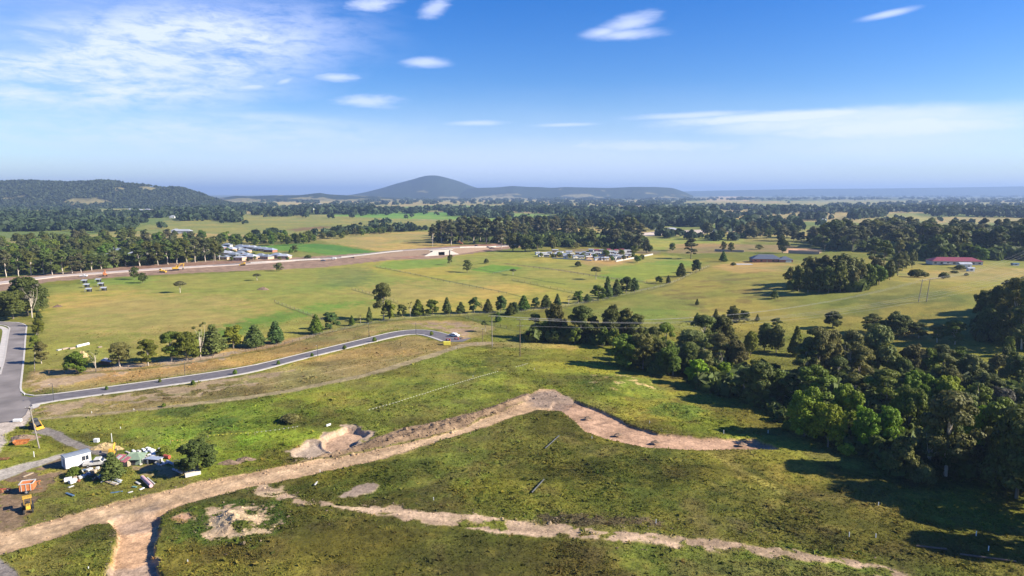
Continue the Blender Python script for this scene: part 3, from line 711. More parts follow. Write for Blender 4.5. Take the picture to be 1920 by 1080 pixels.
def build_far():
    rows = []
    P, m, f, s = hill('hill', [(-260,352),(-120,345),(0,341),(60,339),(110,342),(150,342),(175,339),(210,340),(240,345),(270,347),(300,352),(335,352),(355,357),(380,365),(400,374),(440,384)], 3400, 1500, None, nseed=4, pasture=.72, patches=((168,379,52,8),(95,392,70,5),(275,354,24,5),(222,356,12,4),(60,397,60,3)))
    def cover(P, m, f, s, n, h, w, smin=-1., smax=.15):
        ny, nx = m.shape; out = []
        while len(out) < n:
            i = random.randrange(int((smin+1)/2*(ny-1)), int((smax+1)/2*(ny-1))); j = random.randrange(nx-1)
            if m[i, j] > .3 and random.random() < .985: continue
            t, u = random.random(), random.random()
            p = P[i, j]*(1-t)*(1-u)+P[i+1, j]*t*(1-u)+P[i, j+1]*(1-t)*u+P[i+1, j+1]*t*u
            k = random.uniform(.6, 1.3)
            out.append((p[0], p[1], p[2]-2, h*k, w*random.uniform(.7, 1.3)))
        return out
    far_trees('forest', cover(P, m, f, s, 7500, 11, 12), 20)
    P, m, f, s = hill('mountain', [(600,372),(660,365),(690,359),(720,351),(745,343),(765,338),(785,332),(800,328),(820,328),(840,333),(860,339),(880,347),(895,352),(920,357),(960,364),(1000,371)], 8600, 3600, None, nseed=8, pasture=.82)
    hill('ridge', [(840,366),(870,356),(890,352),(930,351),(960,348),(990,350),(1010,350),(1035,352),(1060,350),(1100,351),(1140,352),(1185,350),(1230,350),(1262,352),(1285,360),(1300,368)], 8000, 2400, None, nseed=12, pasture=.62)
    hill('far_ridge', [(1180,362),(1300,358),(1400,356),(1500,354),(1650,353),(1800,351),(1920,349),(2100,348),(2300,350)], 14500, 4000, None, nseed=15)
    hill('low_hills', [(380,384),(410,372),(440,367),(470,368),(510,366),(560,366),(600,361),(615,364),(650,366),(700,368),(760,372)], 5600, 1600, None, nseed=19, pasture=.42)
    # woodland belts on the plain
    sp = []
    def belt(pts, n, h, w, jit):
        L = [math.dist(pts[i], pts[i+1]) for i in range(len(pts)-1)]
        for _ in range(int(n*(.68 if pts[0][0] > 900 else .85))):
            t = random.random()*sum(L); i = 0
            while t > L[i]: t -= L[i]; i += 1
            k = t/L[i]; a, b = pts[i], pts[i+1]
            x = a[0]+(b[0]-a[0])*k; y = a[1]+(b[1]-a[1])*k+random.uniform(-1, 1)*jit
            y = max(y, 366.5); p = G(x, y); s_ = random.uniform(.6, 1.3)
            kf = .8 if y < 400 else 1.
            sp.append((p.x, p.y, p.z, h*s_*kf, w*random.uniform(.7, 1.3)*s_*kf))
    belt([(585,444),(660,438),(730,434),(800,432)], 60, 9, 10, 1)
    belt([(600,398),(700,399),(820,396),(960,396),(1060,394)], 420, 16, 18, 4)
    belt([(950,392),(1060,394),(1170,396)], 300, 15, 17, 5)
    belt([(1060,410),(1120,406),(1180,404)], 70, 14, 15, 4)
    belt([(1175,404),(1260,400),(1340,404)], 330, 18, 18, 6)
    belt([(1225,414),(1290,412),(1350,409)], 150, 18, 18, 4)
    belt([(1165,428),(1210,424),(1270,420),(1330,424)], 170, 18, 17, 4)
    belt([(1140,418),(1100,424),(1040,422),(960,418)], 120, 13, 14, 6)
    belt([(1440,398),(1550,396),(1640,394),(1760,396),(1940,396)], 600, 18, 20, 4)
    belt([(1740,404),(1800,402),(1940,404)], 170, 18, 18, 5)
    belt([(1500,412),(1545,412)], 30, 14, 14, 2); belt([(1600,410),(1660,404)], 60, 16, 16, 3)
    belt([(1320,374),(1500,374),(1700,373),(1960,375)], 300, 16, 30, 1.6); belt([(1450,368),(1960,369)], 260, 16, 44, 1)
    belt([(0,414),(100,410),(200,406),(330,406),(440,406)], 300, 13, 14, 3)
    belt([(300,402),(380,400),(440,396),(480,392)], 240, 16, 17, 5)
    belt([(470,398),(520,402),(585,400)], 110, 15, 16, 5); belt([(480,378),(540,376),(600,381)], 120, 14, 20, 2.5)
    belt([(60,420),(130,418),(200,420),(270,421)], 110, 10, 11, 6)
    belt([(0,398),(60,392),(140,394)], 120, 15, 15, 4); belt([(150,392),(210,388),(330,390)], 130, 14, 15, 4)
    belt([(620,384),(760,380),(900,378),(1000,384)], 170, 14, 26, 4)
    belt([(900,372),(1100,378),(1280,380)], 260, 14, 30, 4)
    belt([(0,430),(120,428),(250,430)], 150, 11, 13, 5); belt([(0,424),(60,424)], 60, 12, 13, 4); belt([(-40,412),(60,408),(180,408)], 200, 13, 16, 3)
    belt([(330,412),(400,410),(450,414)], 110, 12, 13, 4); belt([(380,392),(460,386),(520,388)], 170, 14, 18, 3); belt([(520,392),(620,388),(700,390)], 170, 14, 17, 3)
    belt([(840,404),(900,407),(960,408)], 60, 12, 13, 2); belt([(1000,400),(1090,401),(1150,402)], 140, 15, 17, 3); belt([(960,384),(1150,384),(1300,388)], 200, 12, 20, 1.5)
    belt([(1300,390),(1400,392),(1450,396)], 170, 16, 18, 4); belt([(1330,412),(1420,404),(1460,402)], 60, 13, 14, 3); belt([(1350,432),(1430,426),(1500,430)], 110, 14, 14, 4); belt([(1550,386),(1700,384),(1960,386)], 170, 13, 20, 1.2)
    belt([(1700,380),(1960,378)], 110, 12, 28, .8); belt([(600,376),(740,374),(880,376)], 90, 12, 30, 1); belt([(1000,374),(1200,373),(1320,376)], 120, 12, 34, 1); belt([(1240,444),(1330,448),(1400,450)], 30, 9, 10, 3)
    belt([(480,446),(530,440)], 14, 8, 9, 3); belt([(690,425),(720,420)], 10, 9, 8, 2)
    for _ in range(650):
        x = random.uniform(-60, 1980); y = 366.5+70*random.random()**1.4
        if fbm(x/90, y/12, 3, 70) < .5 and random.random() < .9: continue
        p = G(x, y); k = random.uniform(.5, 1.2); sp.append((p.x, p.y, p.z, 10*k, 11*k))
    far_trees('woodland', sp, 44)
# ------------------------------------------------------------------ trees
def leaf_cloud(lobes, n, size, up=.15, rnd=.5, shell=(.72, 1.06), low=-.55, asp=1.):
    """leaf-sized faces over the outside of many leafy lobes"""
    L = np.array(lobes, float)
    area = L[:, 3]*L[:, 4]; k = rng.choice(len(L), n, p=area/area.sum())
    d = rng.normal(size=(n*2, 3)); d /= np.linalg.norm(d, axis=1, keepdims=True)
    d = d[d[:, 2] > low][:n]; k = k[:len(d)]; n = len(d)
    s = rng.uniform(shell[0]**2, shell[1]**2, n)**.5
    c = L[k, :3]+d*np.stack([L[k, 3], L[k, 3], L[k, 4]], 1)*s[:, None]
    nr = d+np.array([0, 0, up])+rng.normal(size=d.shape)*rnd; nr /= np.linalg.norm(nr, axis=1, keepdims=True)
    t = np.cross(nr, rng.normal(size=d.shape)); t /= np.linalg.norm(t, axis=1, keepdims=True); b = np.cross(nr, t)
    z = (size*rng.uniform(.55, 1.25, (n, 1)))*.5
    v = np.stack([c-t*z*asp-b*z*.7, c+t*z*asp-b*z, c+t*z*asp*.8+b*z, c-t*z*asp+b*z*.8], 1).reshape(-1, 3)
    tone = np.repeat(np.clip(.5+(rng.random(len(L))[k]-.5)*.55+rng.normal(size=n)*.15, 0, 1), 4)
    return v, np.arange(len(v)).reshape(-1, 4), tone

def limb_path(a, b, sag=.12, n=4):
    a, b = Vector(a), Vector(b); out = []
    side = Vector((random.uniform(-1, 1), random.uniform(-1, 1), .6))*((b-a).length*sag)
    for i in range(n+1):
        t = i/n; out.append(a.lerp(b, t)+side*math.sin(math.pi*t))
    return out

def proto(kind, lobes, n, size, H, r0, limbs=7, fork=.35, W=None, **kw):
    v, f, tone = leaf_cloud(lobes, n, size, **kw)
    crown = np_mesh('crown', v, f, False, {'tone': tone}); crown.materials.append(L_MID)
    mb = MB(); lean = Vector((random.uniform(-.03, .03)*H, random.uniform(-.03, .03)*H, 0))
    top = H*.78; P = [Vector((0, 0, -.6))]+[lean*t+Vector((random.uniform(-1, 1)*.01*H, random.uniform(-1, 1)*.01*H, top*t)) for t in (.12, .3, .5, .75, 1)]
    mb.tube(P, [r0*1.25, r0*1.02, r0*.86, r0*.66, r0*.42, r0*.15], 8)
    for i, l in enumerate(sorted(lobes, key=lambda l: -l[3]*l[4])[:limbs]):
        t0 = random.uniform(fork, .75); s = lean*t0+Vector((0, 0, top*t0))
        e = Vector(l[:3]); 
        if e.z < s.z: s = Vector((0, 0, max(e.z-.12*H, .12*H)))
        mb.tube(limb_path(s, e), [r0*.42, r0*.34, r0*.25, r0*.17, r0*.07], 5)
    me = bpy.data.meshes.new('trunk'); me.from_pydata(mb.v, [], mb.f); me.update()
    for p in me.polygons: p.use_smooth = True
    me.materials.append(BARK)
    w = W or 2*max(math.hypot(l[0], l[1])+l[3] for l in lobes)*.92
    return dict(kind=kind, crown=crown, trunk=me, H=max(l[2]+l[4] for l in lobes), W=w)

def lobes_round(H, Rr, n, lo=.3, rl=(.22, .36), top=1., seed=0):
    out = []
    for i in range(n):
        if random.random() < .2: continue
        g = (i+.5)/n; z = 1-2*g; a = i*2.399+random.uniform(-.4, .4); s = math.sqrt(1-z*z)
        k = random.uniform(.62, .86); r = Rr*random.uniform(*rl)
        out.append((Rr*s*k*math.cos(a)*random.uniform(.8, 1.1), Rr*s*k*math.sin(a)*random.uniform(.8, 1.1), H*(lo+(1-lo)*.5*(1+z*k*1.05))*random.uniform(.94, 1.02), r, r*random.uniform(.65, .85)))
    out.append((0, 0, H*(lo+(1-lo)*.55), Rr*.55, H*(1-lo)*.33))
    return out

def lobes_dome(H, Rr, n, lo=.08, sub_=13):
    out = []
    for i in range(n):
        a = i*2.399+random.uniform(-.4, .4); t = (i+.5)/n; rad = Rr*(.62-.45*t**2)*random.uniform(.75, 1.1); br = Rr*random.uniform(.36, .52)
        z = H*(lo+.16+(.80-lo)*t*random.uniform(.85, 1.05)) if i < n-1 else H*.78
        cx, cy = rad*math.cos(a), rad*math.sin(a); out.append((cx, cy, z, br*.85, br*.75))
        for k in range(sub_):
            d = Vector((random.gauss(0, 1), random.gauss(0, 1), random.gauss(.35, 1))).normalized(); r = Rr*random.uniform(.10, .19)
            out.append((cx+d.x*br*.9, cy+d.y*br*.9, z+d.z*br*.8, r, r*.85))
    return out

def lobes_gum(H, Rr, n, lo=.45):
    out = []
    for i in range(n):
        t = random.random()**.75; z = H*(lo+(1-lo)*t*.93); a = i*2.399+random.uniform(-.6, .6)
        rad = Rr*random.uniform(.25, .85)*math.sin(math.pi*min(.95, .22+.62*t))*1.05
        r = Rr*random.uniform(.24, .42)
        out.append((rad*math.cos(a), rad*math.sin(a), z-r*.3, r, r*random.uniform(.55, .8)))
    out.append((0, 0, H*.92, Rr*.34, H*.07))
    return out

def lobes_cone(H, Rr, n, lo=.06, pw=.75):
    out = []
    for i in range(n):
        t = ((i+.5)/n)**.85; z = H*(lo+(1-lo)*t*.96); rad = Rr*(1-t)**pw*min(1, .55+t*3.2); a = i*2.399+random.uniform(-.5, .5)
        r = max(Rr*.16, rad*random.uniform(.34, .5))
        k = random.uniform(.55, .78)
        out.append((rad*k*math.cos(a), rad*k*math.sin(a), z, r, r*1.05))
    out.append((0, 0, H*.4, Rr*.52, H*.33)); out.append((0, 0, H*.93, Rr*.14, H*.075))
    return out

PB = [proto('broadleaf_tree', lobes_dome(12, 5.2, 8+i, .04), 13000, .36, 12, .26, up=.25, rnd=.42) for i in range(6)]
PS = [proto('broadleaf_tree', lobes_dome(9, 3.5, 6+i, .02, 10), 6500, .34, 9, .2, up=.25, rnd=.42) for i in range(3)]
PT = [proto('gum_tree', lobes_gum(18, 5.5, 32, .20), 8000, .46, 18, .32, limbs=12, rnd=.36) for i in range(3)]
PC = [proto('conifer', lobes_cone(10, 2.7, 46, .05, .50+.09*i), 4200, .34, 10, .16, limbs=3, up=.1) for i in range(4)]
PW = [proto('gum_tree', lobes_gum(24, 5.6, 24, .24), 2200, .95, 24, .36, limbs=9) for i in range(5)]
PF = [proto('gum_tree', lobes_round(15, 5.4, 18, .06, (.30, .46)), 1500, .95, 15, .3, limbs=5) for i in range(4)]
PFS = [proto('tree', lobes_round(9, 3.6, 12, .06, (.32, .5)), 900, .62, 9, .2, limbs=4) for i in range(3)]
PU = [proto('paddock_tree', [(0, 0, 6.3, 2.2, 1.3), (1.6, .6, 5.7, 1.7, 1.), (-1.5, .8, 5.6, 1.6, 1.), (.2, -1.6, 5.5, 1.6, 1.), (-.9, -1.3, 6, 1.4, .9), (1.2, -1, 6.1, 1.3, .9)], 2600, .42, 7, .17, fork=.3)]
PSH = [proto('shrub', [(0, 0, 1.3, 1.5, 1.2), (1., .4, 1., 1.1, .9), (-1.1, .2, .9, 1.1, .9), (.1, -1., .8, 1., .8), (.3, 1., 1., 1., .85), (-.5, -.6, 1.7, .8, .7)], 1800, .30, 2.4, .08, limbs=4, fork=.15) for i in range(2)]
def lobes_sparse(H, Rr, n):
    return [(Rr*random.uniform(-.7, .7), Rr*random.uniform(-.7, .7), H*random.uniform(.45, .95), Rr*random.uniform(.12, .22), Rr*random.uniform(.10, .18)) for _ in range(n)]
PD = [proto('bare_tree', lobes_sparse(10, 3, 12), 420, .34, 10, .17, limbs=12, fork=.2) for i in range(2)]

NT = [0]
def tree(p, px, base, top, w, label, cat='tree', leaf=None, bark=None, group=None, name=None, sink=0., yaw=None, lw=(.55, 1.9)):
    """a tree standing on the ground seen at (px, base), as tall as its top at row `top` needs"""
    g = G(px, base); _, _, d = proj(g.x, g.y, g.z)
    a, b, c = ray(px, top); h = CH+c/b*g.y-g.z
    sz = max(h, .8)/p['H']; sx = (w/F*d)/p['W'] if w else sz
    sx = min(max(sx, sz*lw[0]), sz*lw[1])
    o = thing(name or p['kind'], label, cat, (g.x, g.y, g.z-sink), random.uniform(0, 6.28) if yaw is None else yaw, group)
    o.scale = (sx, sx, sz)
    tr = link('trunk', p['trunk'], None, o); cr = link('crown', p['crown'], None, o)
    if leaf is not None:
        cr.material_slots[0].link = 'OBJECT'; cr.material_slots[0].material = leaf
    if bark is not None:
        tr.material_slots[0].link = 'OBJECT'; tr.material_slots[0].material = bark
    NT[0] += 1
    return o
rc = random.choice

def build_rows():
    # mixed trees along the new road's paddock fence, from the junction end
    A = [(72,628,598,18,PS,L_DARK,'dark bushy tree shading the bend of the asphalt road'),
         (66,655,628,16,PS,L_MID,'slim leaning tree beside the asphalt road below the bend'),
         (78,682,640,22,PT,L_OLIVE,'thin tree with forked white trunk beside the asphalt road'),
         (145,700,660,36,PS,L_MID,'squat bushy tree beside the fence corner, shading the fence'),
         (180,697,655,24,PD,L_OLIVE,'nearly bare tree with pale trunk beside the squat bushy tree'),
         (225,688,642,36,PT,L_OLIVE,'hazy thin-leaved tree beside the collapsed grey shed'),
         (278,686,636,32,PT,L_MID,'open scraggly tree between the grey shed and the paired trees'),
         (322,678,621,36,PT,L_MID,'slender light tree of the touching pair beside the fence'),
         (350,676,620,44,PB,L_DARK,'dark wide tree of the touching pair beside the fence'),
         (376,670,606,26,PD,L_OLIVE,'pale dead tree with forked white trunk beside the fence'),
         (400,664,608,42,PC,L_CON,'tall grey-green pyramid tree just past the white dead tree'),
         (438,654,610,34,PS,L_GOLD,'yellowing tree with golden lower leaves in the fence row'),
         (478,650,609,42,PC,L_CON,'broad rounded conifer beside the yellowing tree'),
         (517,644,601,28,PC,L_CON,'dark pointed conifer at the end of the lower fence row')]
    for px, b, t, w, p, m, lab in A:
        tree(rc(p), px, b, t, w*1.22, lab, leaf=L_GREEN if m in (L_MID, L_DARK) else m, bark=BARKP if p in (PT, PD) else None, lw=(.55, 2.3), group='trees along the paddock fence', name='fence_row_tree' if p is not PC else 'conifer')
    B = [(593,625,589,22),(621,618,586,26),(660,610,592,9),(693,604,574,14),
         (754,594,570,17),(784,592,562,25),(811,590,563,24),(838,588,558,18),(864,587,566,18),(889,587,557,18),(915,587,560,18),(939,585,555,17),(958,590,566,16),(934,603,586,14),
         (964,590,566,16),(982,582,554,20),(1004,580,557,17),(1024,578,551,21),(1045,575,551,16),(1084,568,546,17),(1101,566,551,18),(1121,562,535,23),(1139,559,519,17),(1156,556,525,22),(1174,550,518,21),(1189,546,520,15),(1236,531,516,14),(1253,531,515,8),(1277,518,494,15),(1305,510,487,16),(1356,490,472,13)]
    for i, (px, b, t, w) in enumerate(B):
        p = (PS[i % 3] if i % 5 in (1, 4) else rc(PC))
        tree(p, px, b+random.uniform(-1, 1), t+random.uniform(-1.5, 1.5), w*random.uniform(1.0, 1.4), f'{nth(i+1)} conifer of the long paddock row, counted from the low end near the asphalt road', leaf=rc((L_CON, L_CON, L_MID, L_DARK)), name='conifer', group='conifers in the long paddock row', cat='conifer tree')
    tree(PD[0], 676, 606, 590, 9, 'small leafless sapling between the early conifers of the long row', leaf=L_OLIVE, bark=BARKP, name='bare_tree')
    tree(PD[1], 769, 594, 566, 8, 'pale bare trunk standing between two green conifers past the tall gum', leaf=L_OLIVE, bark=BARKP, name='bare_tree')
    tree(PD[0], 902, 586, 566, 8, 'whitish bare tree between two pointed conifers', leaf=L_OLIVE, bark=BARKP, name='bare_tree')
    tree(PD[1], 1066, 572, 555, 13, 'thin grey half bare tree among the conifers of the long row', leaf=L_GUM, bark=BARKP, name='bare_tree')
    tree(PT[0], 719, 600, 530, 42, 'tall round-headed gum towering over the conifer row', leaf=L_OLIVE, bark=BARKP, name='tall_gum_tree')
    tree(PS[0], 730, 600, 563, 26, 'low green tree at the foot of the tall gum', leaf=L_MID)
    P = [(252,524,500,19,PFS,L_DARK,'darker rear tree of the pair standing out in the paddock'),(268,531,511,19,PFS,L_DARK,'front tree of the pair standing out in the paddock'),
         (338,549,527,22,PU,L_GUM,'lone leaning umbrella tree out in the straw paddock'),(482,526,513,15,PU,L_GUM,'small leaning tree in the paddock beneath the highway works'),
         (523,508,492,19,PFS,L_OLIVE,'round tree at the edge of the highway earthworks'),(844,497,477,12,PFS,L_DARK,'narrow dark tree just below the concrete underpass'),
         (876,511,487,21,PFS,L_OLIVE,'round lone tree in the paddock below the underpass'),(910,622,601,17,PU,L_OLIVE,'small umbrella tree past the end of the asphalt road'),
         (1117,524,500,20,PU,L_OLIVE,'umbrella tree in the paddock below the cabin park'),(1084,500,490,13,PSH,L_DARK,'dark low bush in the paddock below the cabin park'),
         (962,516,504,13,PU,L_GUM,'small faint tree beside the bright green garden patch'),
         (1295,485,446,27,PW,L_GUM,'big gum with bare trunk past the cabin park'),(1356,471,452,13,PFS,L_DARK,'dark narrow tree of two beside the ploughed strip'),(1371,472,454,14,PFS,L_DARK,'second dark tree beside the ploughed strip, a little wider'),
         (1261,470,455,14,PFS,L_MID,'round tree by the ploughed strip near the cabins'),(1307,572,560,8,PC,L_DARK,'tiny dark conifer alone on the hillside paddock'),
         (1375,498,492,10,PSH,L_DARK,'low dark bush on the hillside below the blue-roofed house'),(1452,560,545,15,PSH,L_DARK,'small dark bush beside the shaded gum clump'),
         (912,494,485,10,PSH,L_DARK,'dark shrub in the paddock near the wood'),(305,470,456,14,PFS,L_MID,'round tree in the green field behind the grey estate'),
         (553,474,460,15,PFS,L_DARK,'round dark tree in the green field behind the estate'),(545,475,467,8,PSH,L_MID,'small bush touching the round dark tree in the green field'),(578,484,478,14,PSH,L_DARK,'low wide bush beside the highway past the estate'),
         (497,457,449,8,PSH,L_OLIVE,'pale bush at the field edge behind the estate'),
         (1467,475,444,24,PF,L_DARK,'dark pointed tree behind the blue-roofed house'),(1423,468,458,20,PFS,L_OLIVE,'low spreading tree above the blue-roofed house'),(1838,492,463,28,PF,L_MID,'round tree standing behind the red-roofed house'),
         (1720,520,505,35,PSH,L_DARK,'flat wide dark bush on the knoll below the red roof'),(1770,523,510,18,PSH,L_OLIVE,'rounded bush on the knoll beside the flat wide bush'),(1790,512,507,14,PSH,L_OLIVE,'small flat bush on the knoll near the sheds'),(1812,517,512,9,PSH,L_DARK,'tiny bush below the small white shed'),
         (1800,505,497,20,PSH,L_DARK,'dark bush in front of the red-roofed house'),(1742,490,484,26,PSH,L_DARK,'hedge-like bush at the end of the red-roofed house')]
    for px, b, t, w, p, m, lab in P:
        tree(rc(p), px, b, t, w, lab, leaf=m, cat='bush' if p is PSH else 'tree', bark=BARKP if p in (PT, PU) else None)
    tree(PF[0], 740 if 0 else 665, 441, 425, 9, 'white dead tree standing at the edge of the straw field', leaf=L_GUM, bark=BARKP, name='dead_tree')
    # yard plants
    tree(PB[1], 370, 884, 825, 76, 'large dark spreading tree beside the junk yard and dirt road', leaf=L_DARK, name='yard_tree')
    tree(PC[2], 211, 897, 848, 54, 'dark conifer growing amid the yard junk in front of the faded red shed', leaf=L_CON, name='yard_conifer')
    tree(PSH[0], 308, 853, 838, 26, 'green shrub at the end of the scrap rows', leaf=L_MID, cat='bush')
    tree(PSH[1], 140, 893, 876, 30, 'low green shrub under the front of the white site hut', leaf=L_MID, cat='bush')
    tree(PSH[0], 545, 790, 777, 40, 'greyish dead bush lying in the green slope', leaf=L_OLIVE, cat='bush', name='dead_bush')
    tree(PSH[1], 307, 763, 756, 8, 'small round bush on the thin dirt track', leaf=L_MID, cat='bush')
    # big old trees by the bend
    for px, b, t, w, p, m, lab in [(25,598,545,70,PB,L_DARK,'old dark tree at the bend beside the frame edge'),(52,592,518,70,PB,L_DARK,'tallest old dark tree behind the bend in the asphalt road'),(72,586,540,40,PB,L_OLIVE,'old tree with bare whitish upper branches by the bend'),(10,575,548,50,PB,L_DARK,'dark tree at the back of the old trees by the bend'),(74,612,584,14,PS,L_DARK,'narrow dark sapling below the old trees at the bend')]:
        tree(rc(p), px, b, t, w, lab, leaf=m, group='old trees at the road bend', name='old_tree')
    tree(PD[1], 60, 596, 534, 36, 'dead white-limbed tree rising through the old trees by the bend', leaf=L_RUST, bark=BARKP, name='dead_tree')

def ranks(specs, where, frm, group, name):
    for i, (px, b, t, w, p, m, look) in enumerate(specs):
        if p is PB and m in (L_GROVE, L_OLIVE, L_GREEN) and random.random() < .35: p = PT
        tree(rc(p) if isinstance(p, list) else p, px, b, t, w, f'{look} {where}, {nth(i+1)} from {frm}', leaf=m, group=group, name=name, bark=BARKP if p is PT else None)

def build_groves():
    D, M_, B_, O_, X = L_GROVE, L_GREEN, L_BRIGHT, L_OLIVE, L_LIME
    ranks([(1004,634,587,28,PB,D,'dark tree'),(1022,637,600,22,PS,M_,'small green tree'),(1042,636,570,46,PB,D,'tall dark tree'),(1060,641,604,26,PS,D,'small dark tree'),(1090,642,573,52,PB,D,'broad dark tree'),(1078,645,612,26,PS,M_,'small green tree'),
           (1122,645,603,30,PS,D,'small dark tree'),(1145,644,571,46,PB,D,'broad dark tree'),(1108,640,590,30,PB,D,'dark tree'),(1172,642,577,46,PB,D,'rounded dark tree'),(1192,648,588,38,PB,D,'dark tree'),(1130,650,612,24,PS,M_,'small green tree'),(1150,655,615,28,PS,M_,'small green tree')],
          'in the block by the power poles', 'the pole', 'dark trees by the power poles', 'block_tree')
    ranks([(1205,645,612,30,PS,D,'dark tree'),(1247,672,604,42,PB,M_,'tall peaked tree'),(1292,690,618,60,PB,O_,'olive tree'),(1225,680,612,40,PB,D,'dark tree'),(1307,604,586,14,PC,D,'small conifer'),(1320,660,590,56,PB,D,'dark round tree'),(1342,600,579,15,PC,D,'dark conifer'),(1352,652,590,56,PB,D,'broad dark tree'),(1375,604,573,30,PB,D,'round dark tree'),(1395,604,582,24,PS,D,'small dark tree'),
           (1407,667,620,32,PB,M_,'round green tree'),(1420,602,589,10,PC,D,'tiny conifer'),(1433,657,604,40,PB,D,'dark tree'),(1455,662,607,38,PB,D,'dark tree'),(1455,612,596,22,PS,D,'small dark tree'),(1492,667,611,33,PC,M_,'pointed tree'),(1561,615,583,34,PB,D,'lone round tree'),(1637,624,588,46,PB,D,'domed dark tree'),(1685,632,585,62,PB,D,'wide domed tree'),(1722,634,604,34,PB,D,'low dark tree'),(1757,642,608,34,PT,O_,'olive tree'),(1790,646,600,42,PB,M_,'round green tree'),(1890,668,630,22,PS,M_,'slim green tree'),(1660,628,600,34,PB,D,'dark tree'),(1885,690,650,24,PS,D,'small dark tree')],
          'in the back rank of the great grove', 'the power poles', 'back rank of the great grove', 'grove_tree')
    ranks([(1175,688,627,70,PB,M_,'large green tree'),(1205,692,625,62,PB,D,'large dark tree'),(1255,704,648,56,PB,M_,'rounded bright tree'),(1232,694,640,40,PB,D,'dark tree'),(1290,700,640,44,PB,D,'dark tree'),(1320,702,655,46,PB,O_,'olive tree'),(1347,695,624,52,PB,O_,'pale olive tree'),(1378,700,636,46,PB,O_,'olive tree'),
           (1530,715,613,60,PT,O_,'tall olive tree'),(1510,715,640,58,PB,D,'dark tree'),(1555,712,618,46,PB,O_,'tall olive tree'),(1592,706,618,56,PT,O_,'tall leaning tree'),(1645,706,608,72,PB,O_,'tall domed tree'),(1610,722,648,56,PB,D,'dark tree'),(1662,708,645,46,PT,M_,'green tree'),(1712,710,645,56,PB,O_,'olive tree'),(1740,712,652,46,PB,M_,'green tree'),(1765,712,646,50,PT,O_,'peaked olive tree'),(1796,700,650,46,PB,M_,'green tree'),(1818,722,664,54,PB,O_,'olive tree'),(1872,705,664,40,PB,O_,'olive tree'),(1907,722,660,62,PB,D,'dark tree'),(1845,720,680,46,PB,D,'dark tree'),(1690,722,668,46,PB,D,'dark tree'),(1570,730,668,46,PB,D,'dark tree'),(1780,735,690,50,PB,D,'dark tree'),(1850,745,700,56,PB,D,'dark tree')],
          'in the middle rank of the great grove', 'the power poles', 'middle rank of the great grove', 'grove_tree')
    ranks([(1305,722,674,48,PS,X,'lime green tree'),(1335,724,686,32,PS,B_,'bright green tree'),(1357,722,679,34,PS,X,'lime green tree'),(1395,750,690,50,PB,D,'dark tree'),(1425,758,678,74,PB,D,'big dark tree'),(1455,756,690,50,PB,M_,'green tree'),(1525,770,684,76,PB,M_,'large green tree'),(1480,765,700,50,PB,D,'dark tree'),
           (1657,780,693,82,PB,M_,'broad green tree'),(1600,770,700,60,PB,D,'dark tree'),(1715,785,696,64,PB,B_,'bright green tree'),(1770,790,704,72,PB,B_,'broad bright tree'),(1832,796,718,64,PB,M_,'round green tree'),(1878,800,728,58,PB,L_RUST,'rust-tinged tree'),(1912,800,730,60,PB,D,'dark tree'),(1805,800,735,50,PB,D,'dark tree')],
          'in the second rank of the great grove', 'the power poles', 'second rank of the great grove', 'grove_tree')
    ranks([(1400,752,738,26,PSH,M_,'low shrub'),(1508,818,724,82,PB,B_,'bright yellow-green tree'),(1552,838,754,76,PB,X,'lime green tree'),(1582,822,720,76,PB,B_,'tall bright tree'),(1620,848,762,62,PB,X,'lime green tree'),(1665,850,764,58,PB,B_,'pale green tree'),(1702,832,724,78,PB,M_,'broad green tree'),(1640,858,815,44,PS,M_,'small green tree'),(1690,893,818,62,PS,D,'dark squat tree'),(1772,893,732,112,PT,O_,'huge open-crowned tree'),(1758,885,760,70,PB,D,'dark tree'),(1830,870,758,54,PB,X,'lime green tree'),(1870,880,745,84,PB,M_,'large green tree'),(1905,935,758,120,PB,D,'massive dark tree'),(1860,905,800,60,PB,D,'dark tree'),(1935,955,780,120,PB,D,'massive dark tree'),(1925,880,790,90,PB,M_,'green tree'),(1815,890,830,50,PS,D,'dark squat tree'),(1480,806,790,30,PSH,M_,'low shrub'),(1588,852,832,34,PSH,B_,'bright shrub'),(1730,905,870,50,PSH,O_,'olive shrub')],
          'along the front of the great grove', 'the dirt pad', 'front rank of the great grove', 'grove_tree')
    for px, b, t, w, lab in [(1262,703,640,24,'pale bare tree amid the grove behind the rounded bright tree'),(1352,715,655,24,'whitish bare tree behind the lime green trees of the grove'),(1592,722,640,34,'pale half dead gum sticking out of the middle of the grove'),(1738,890,800,46,'thin bare tree beside the huge open-crowned tree'),(1830,800,715,40,'pale half dead gum beside the rust-tinged tree')]: tree(rc(PD), px, b, t, w, lab, leaf=O_, bark=BARKP, name='bare_tree')
    # trees just outside the frame whose shade falls across the lower slope
    for i, (px, b, t, w) in enumerate([(1990,900,740,120),(2070,930,760,130),(2010,990,830,110),(2140,1000,780,130),(2230,1060,790,140)]):
        tree(rc(PT), px, b, t, w, 'dark tree of the grove continuing past the edge of the photo', leaf=D, group='grove trees past the frame edge', name='grove_tree')
    # dark hillside wood at the right
    ranks([(1845,600,545,44,PB,D,'dark tree'),(1870,612,532,50,PB,D,'tall dark tree'),(1900,625,522,56,PB,D,'tall dark tree'),(1930,640,520,60,PB,D,'tall dark tree'),(1850,632,570,44,PB,D,'dark tree'),(1880,645,575,50,PB,D,'dark tree'),(1915,655,570,56,PB,D,'dark tree'),(1865,590,548,40,PB,O_,'olive tree'),(1900,585,520,40,PB,D,'dark tree'),(1940,600,515,60,PB,D,'dark tree'),(1915,545,518,36,PF,O_,'olive tree'),(1890,548,525,26,PF,D,'small dark tree')],
          'in the shaded hillside wood', 'the open paddock', 'shaded hillside wood', 'hillside_tree')
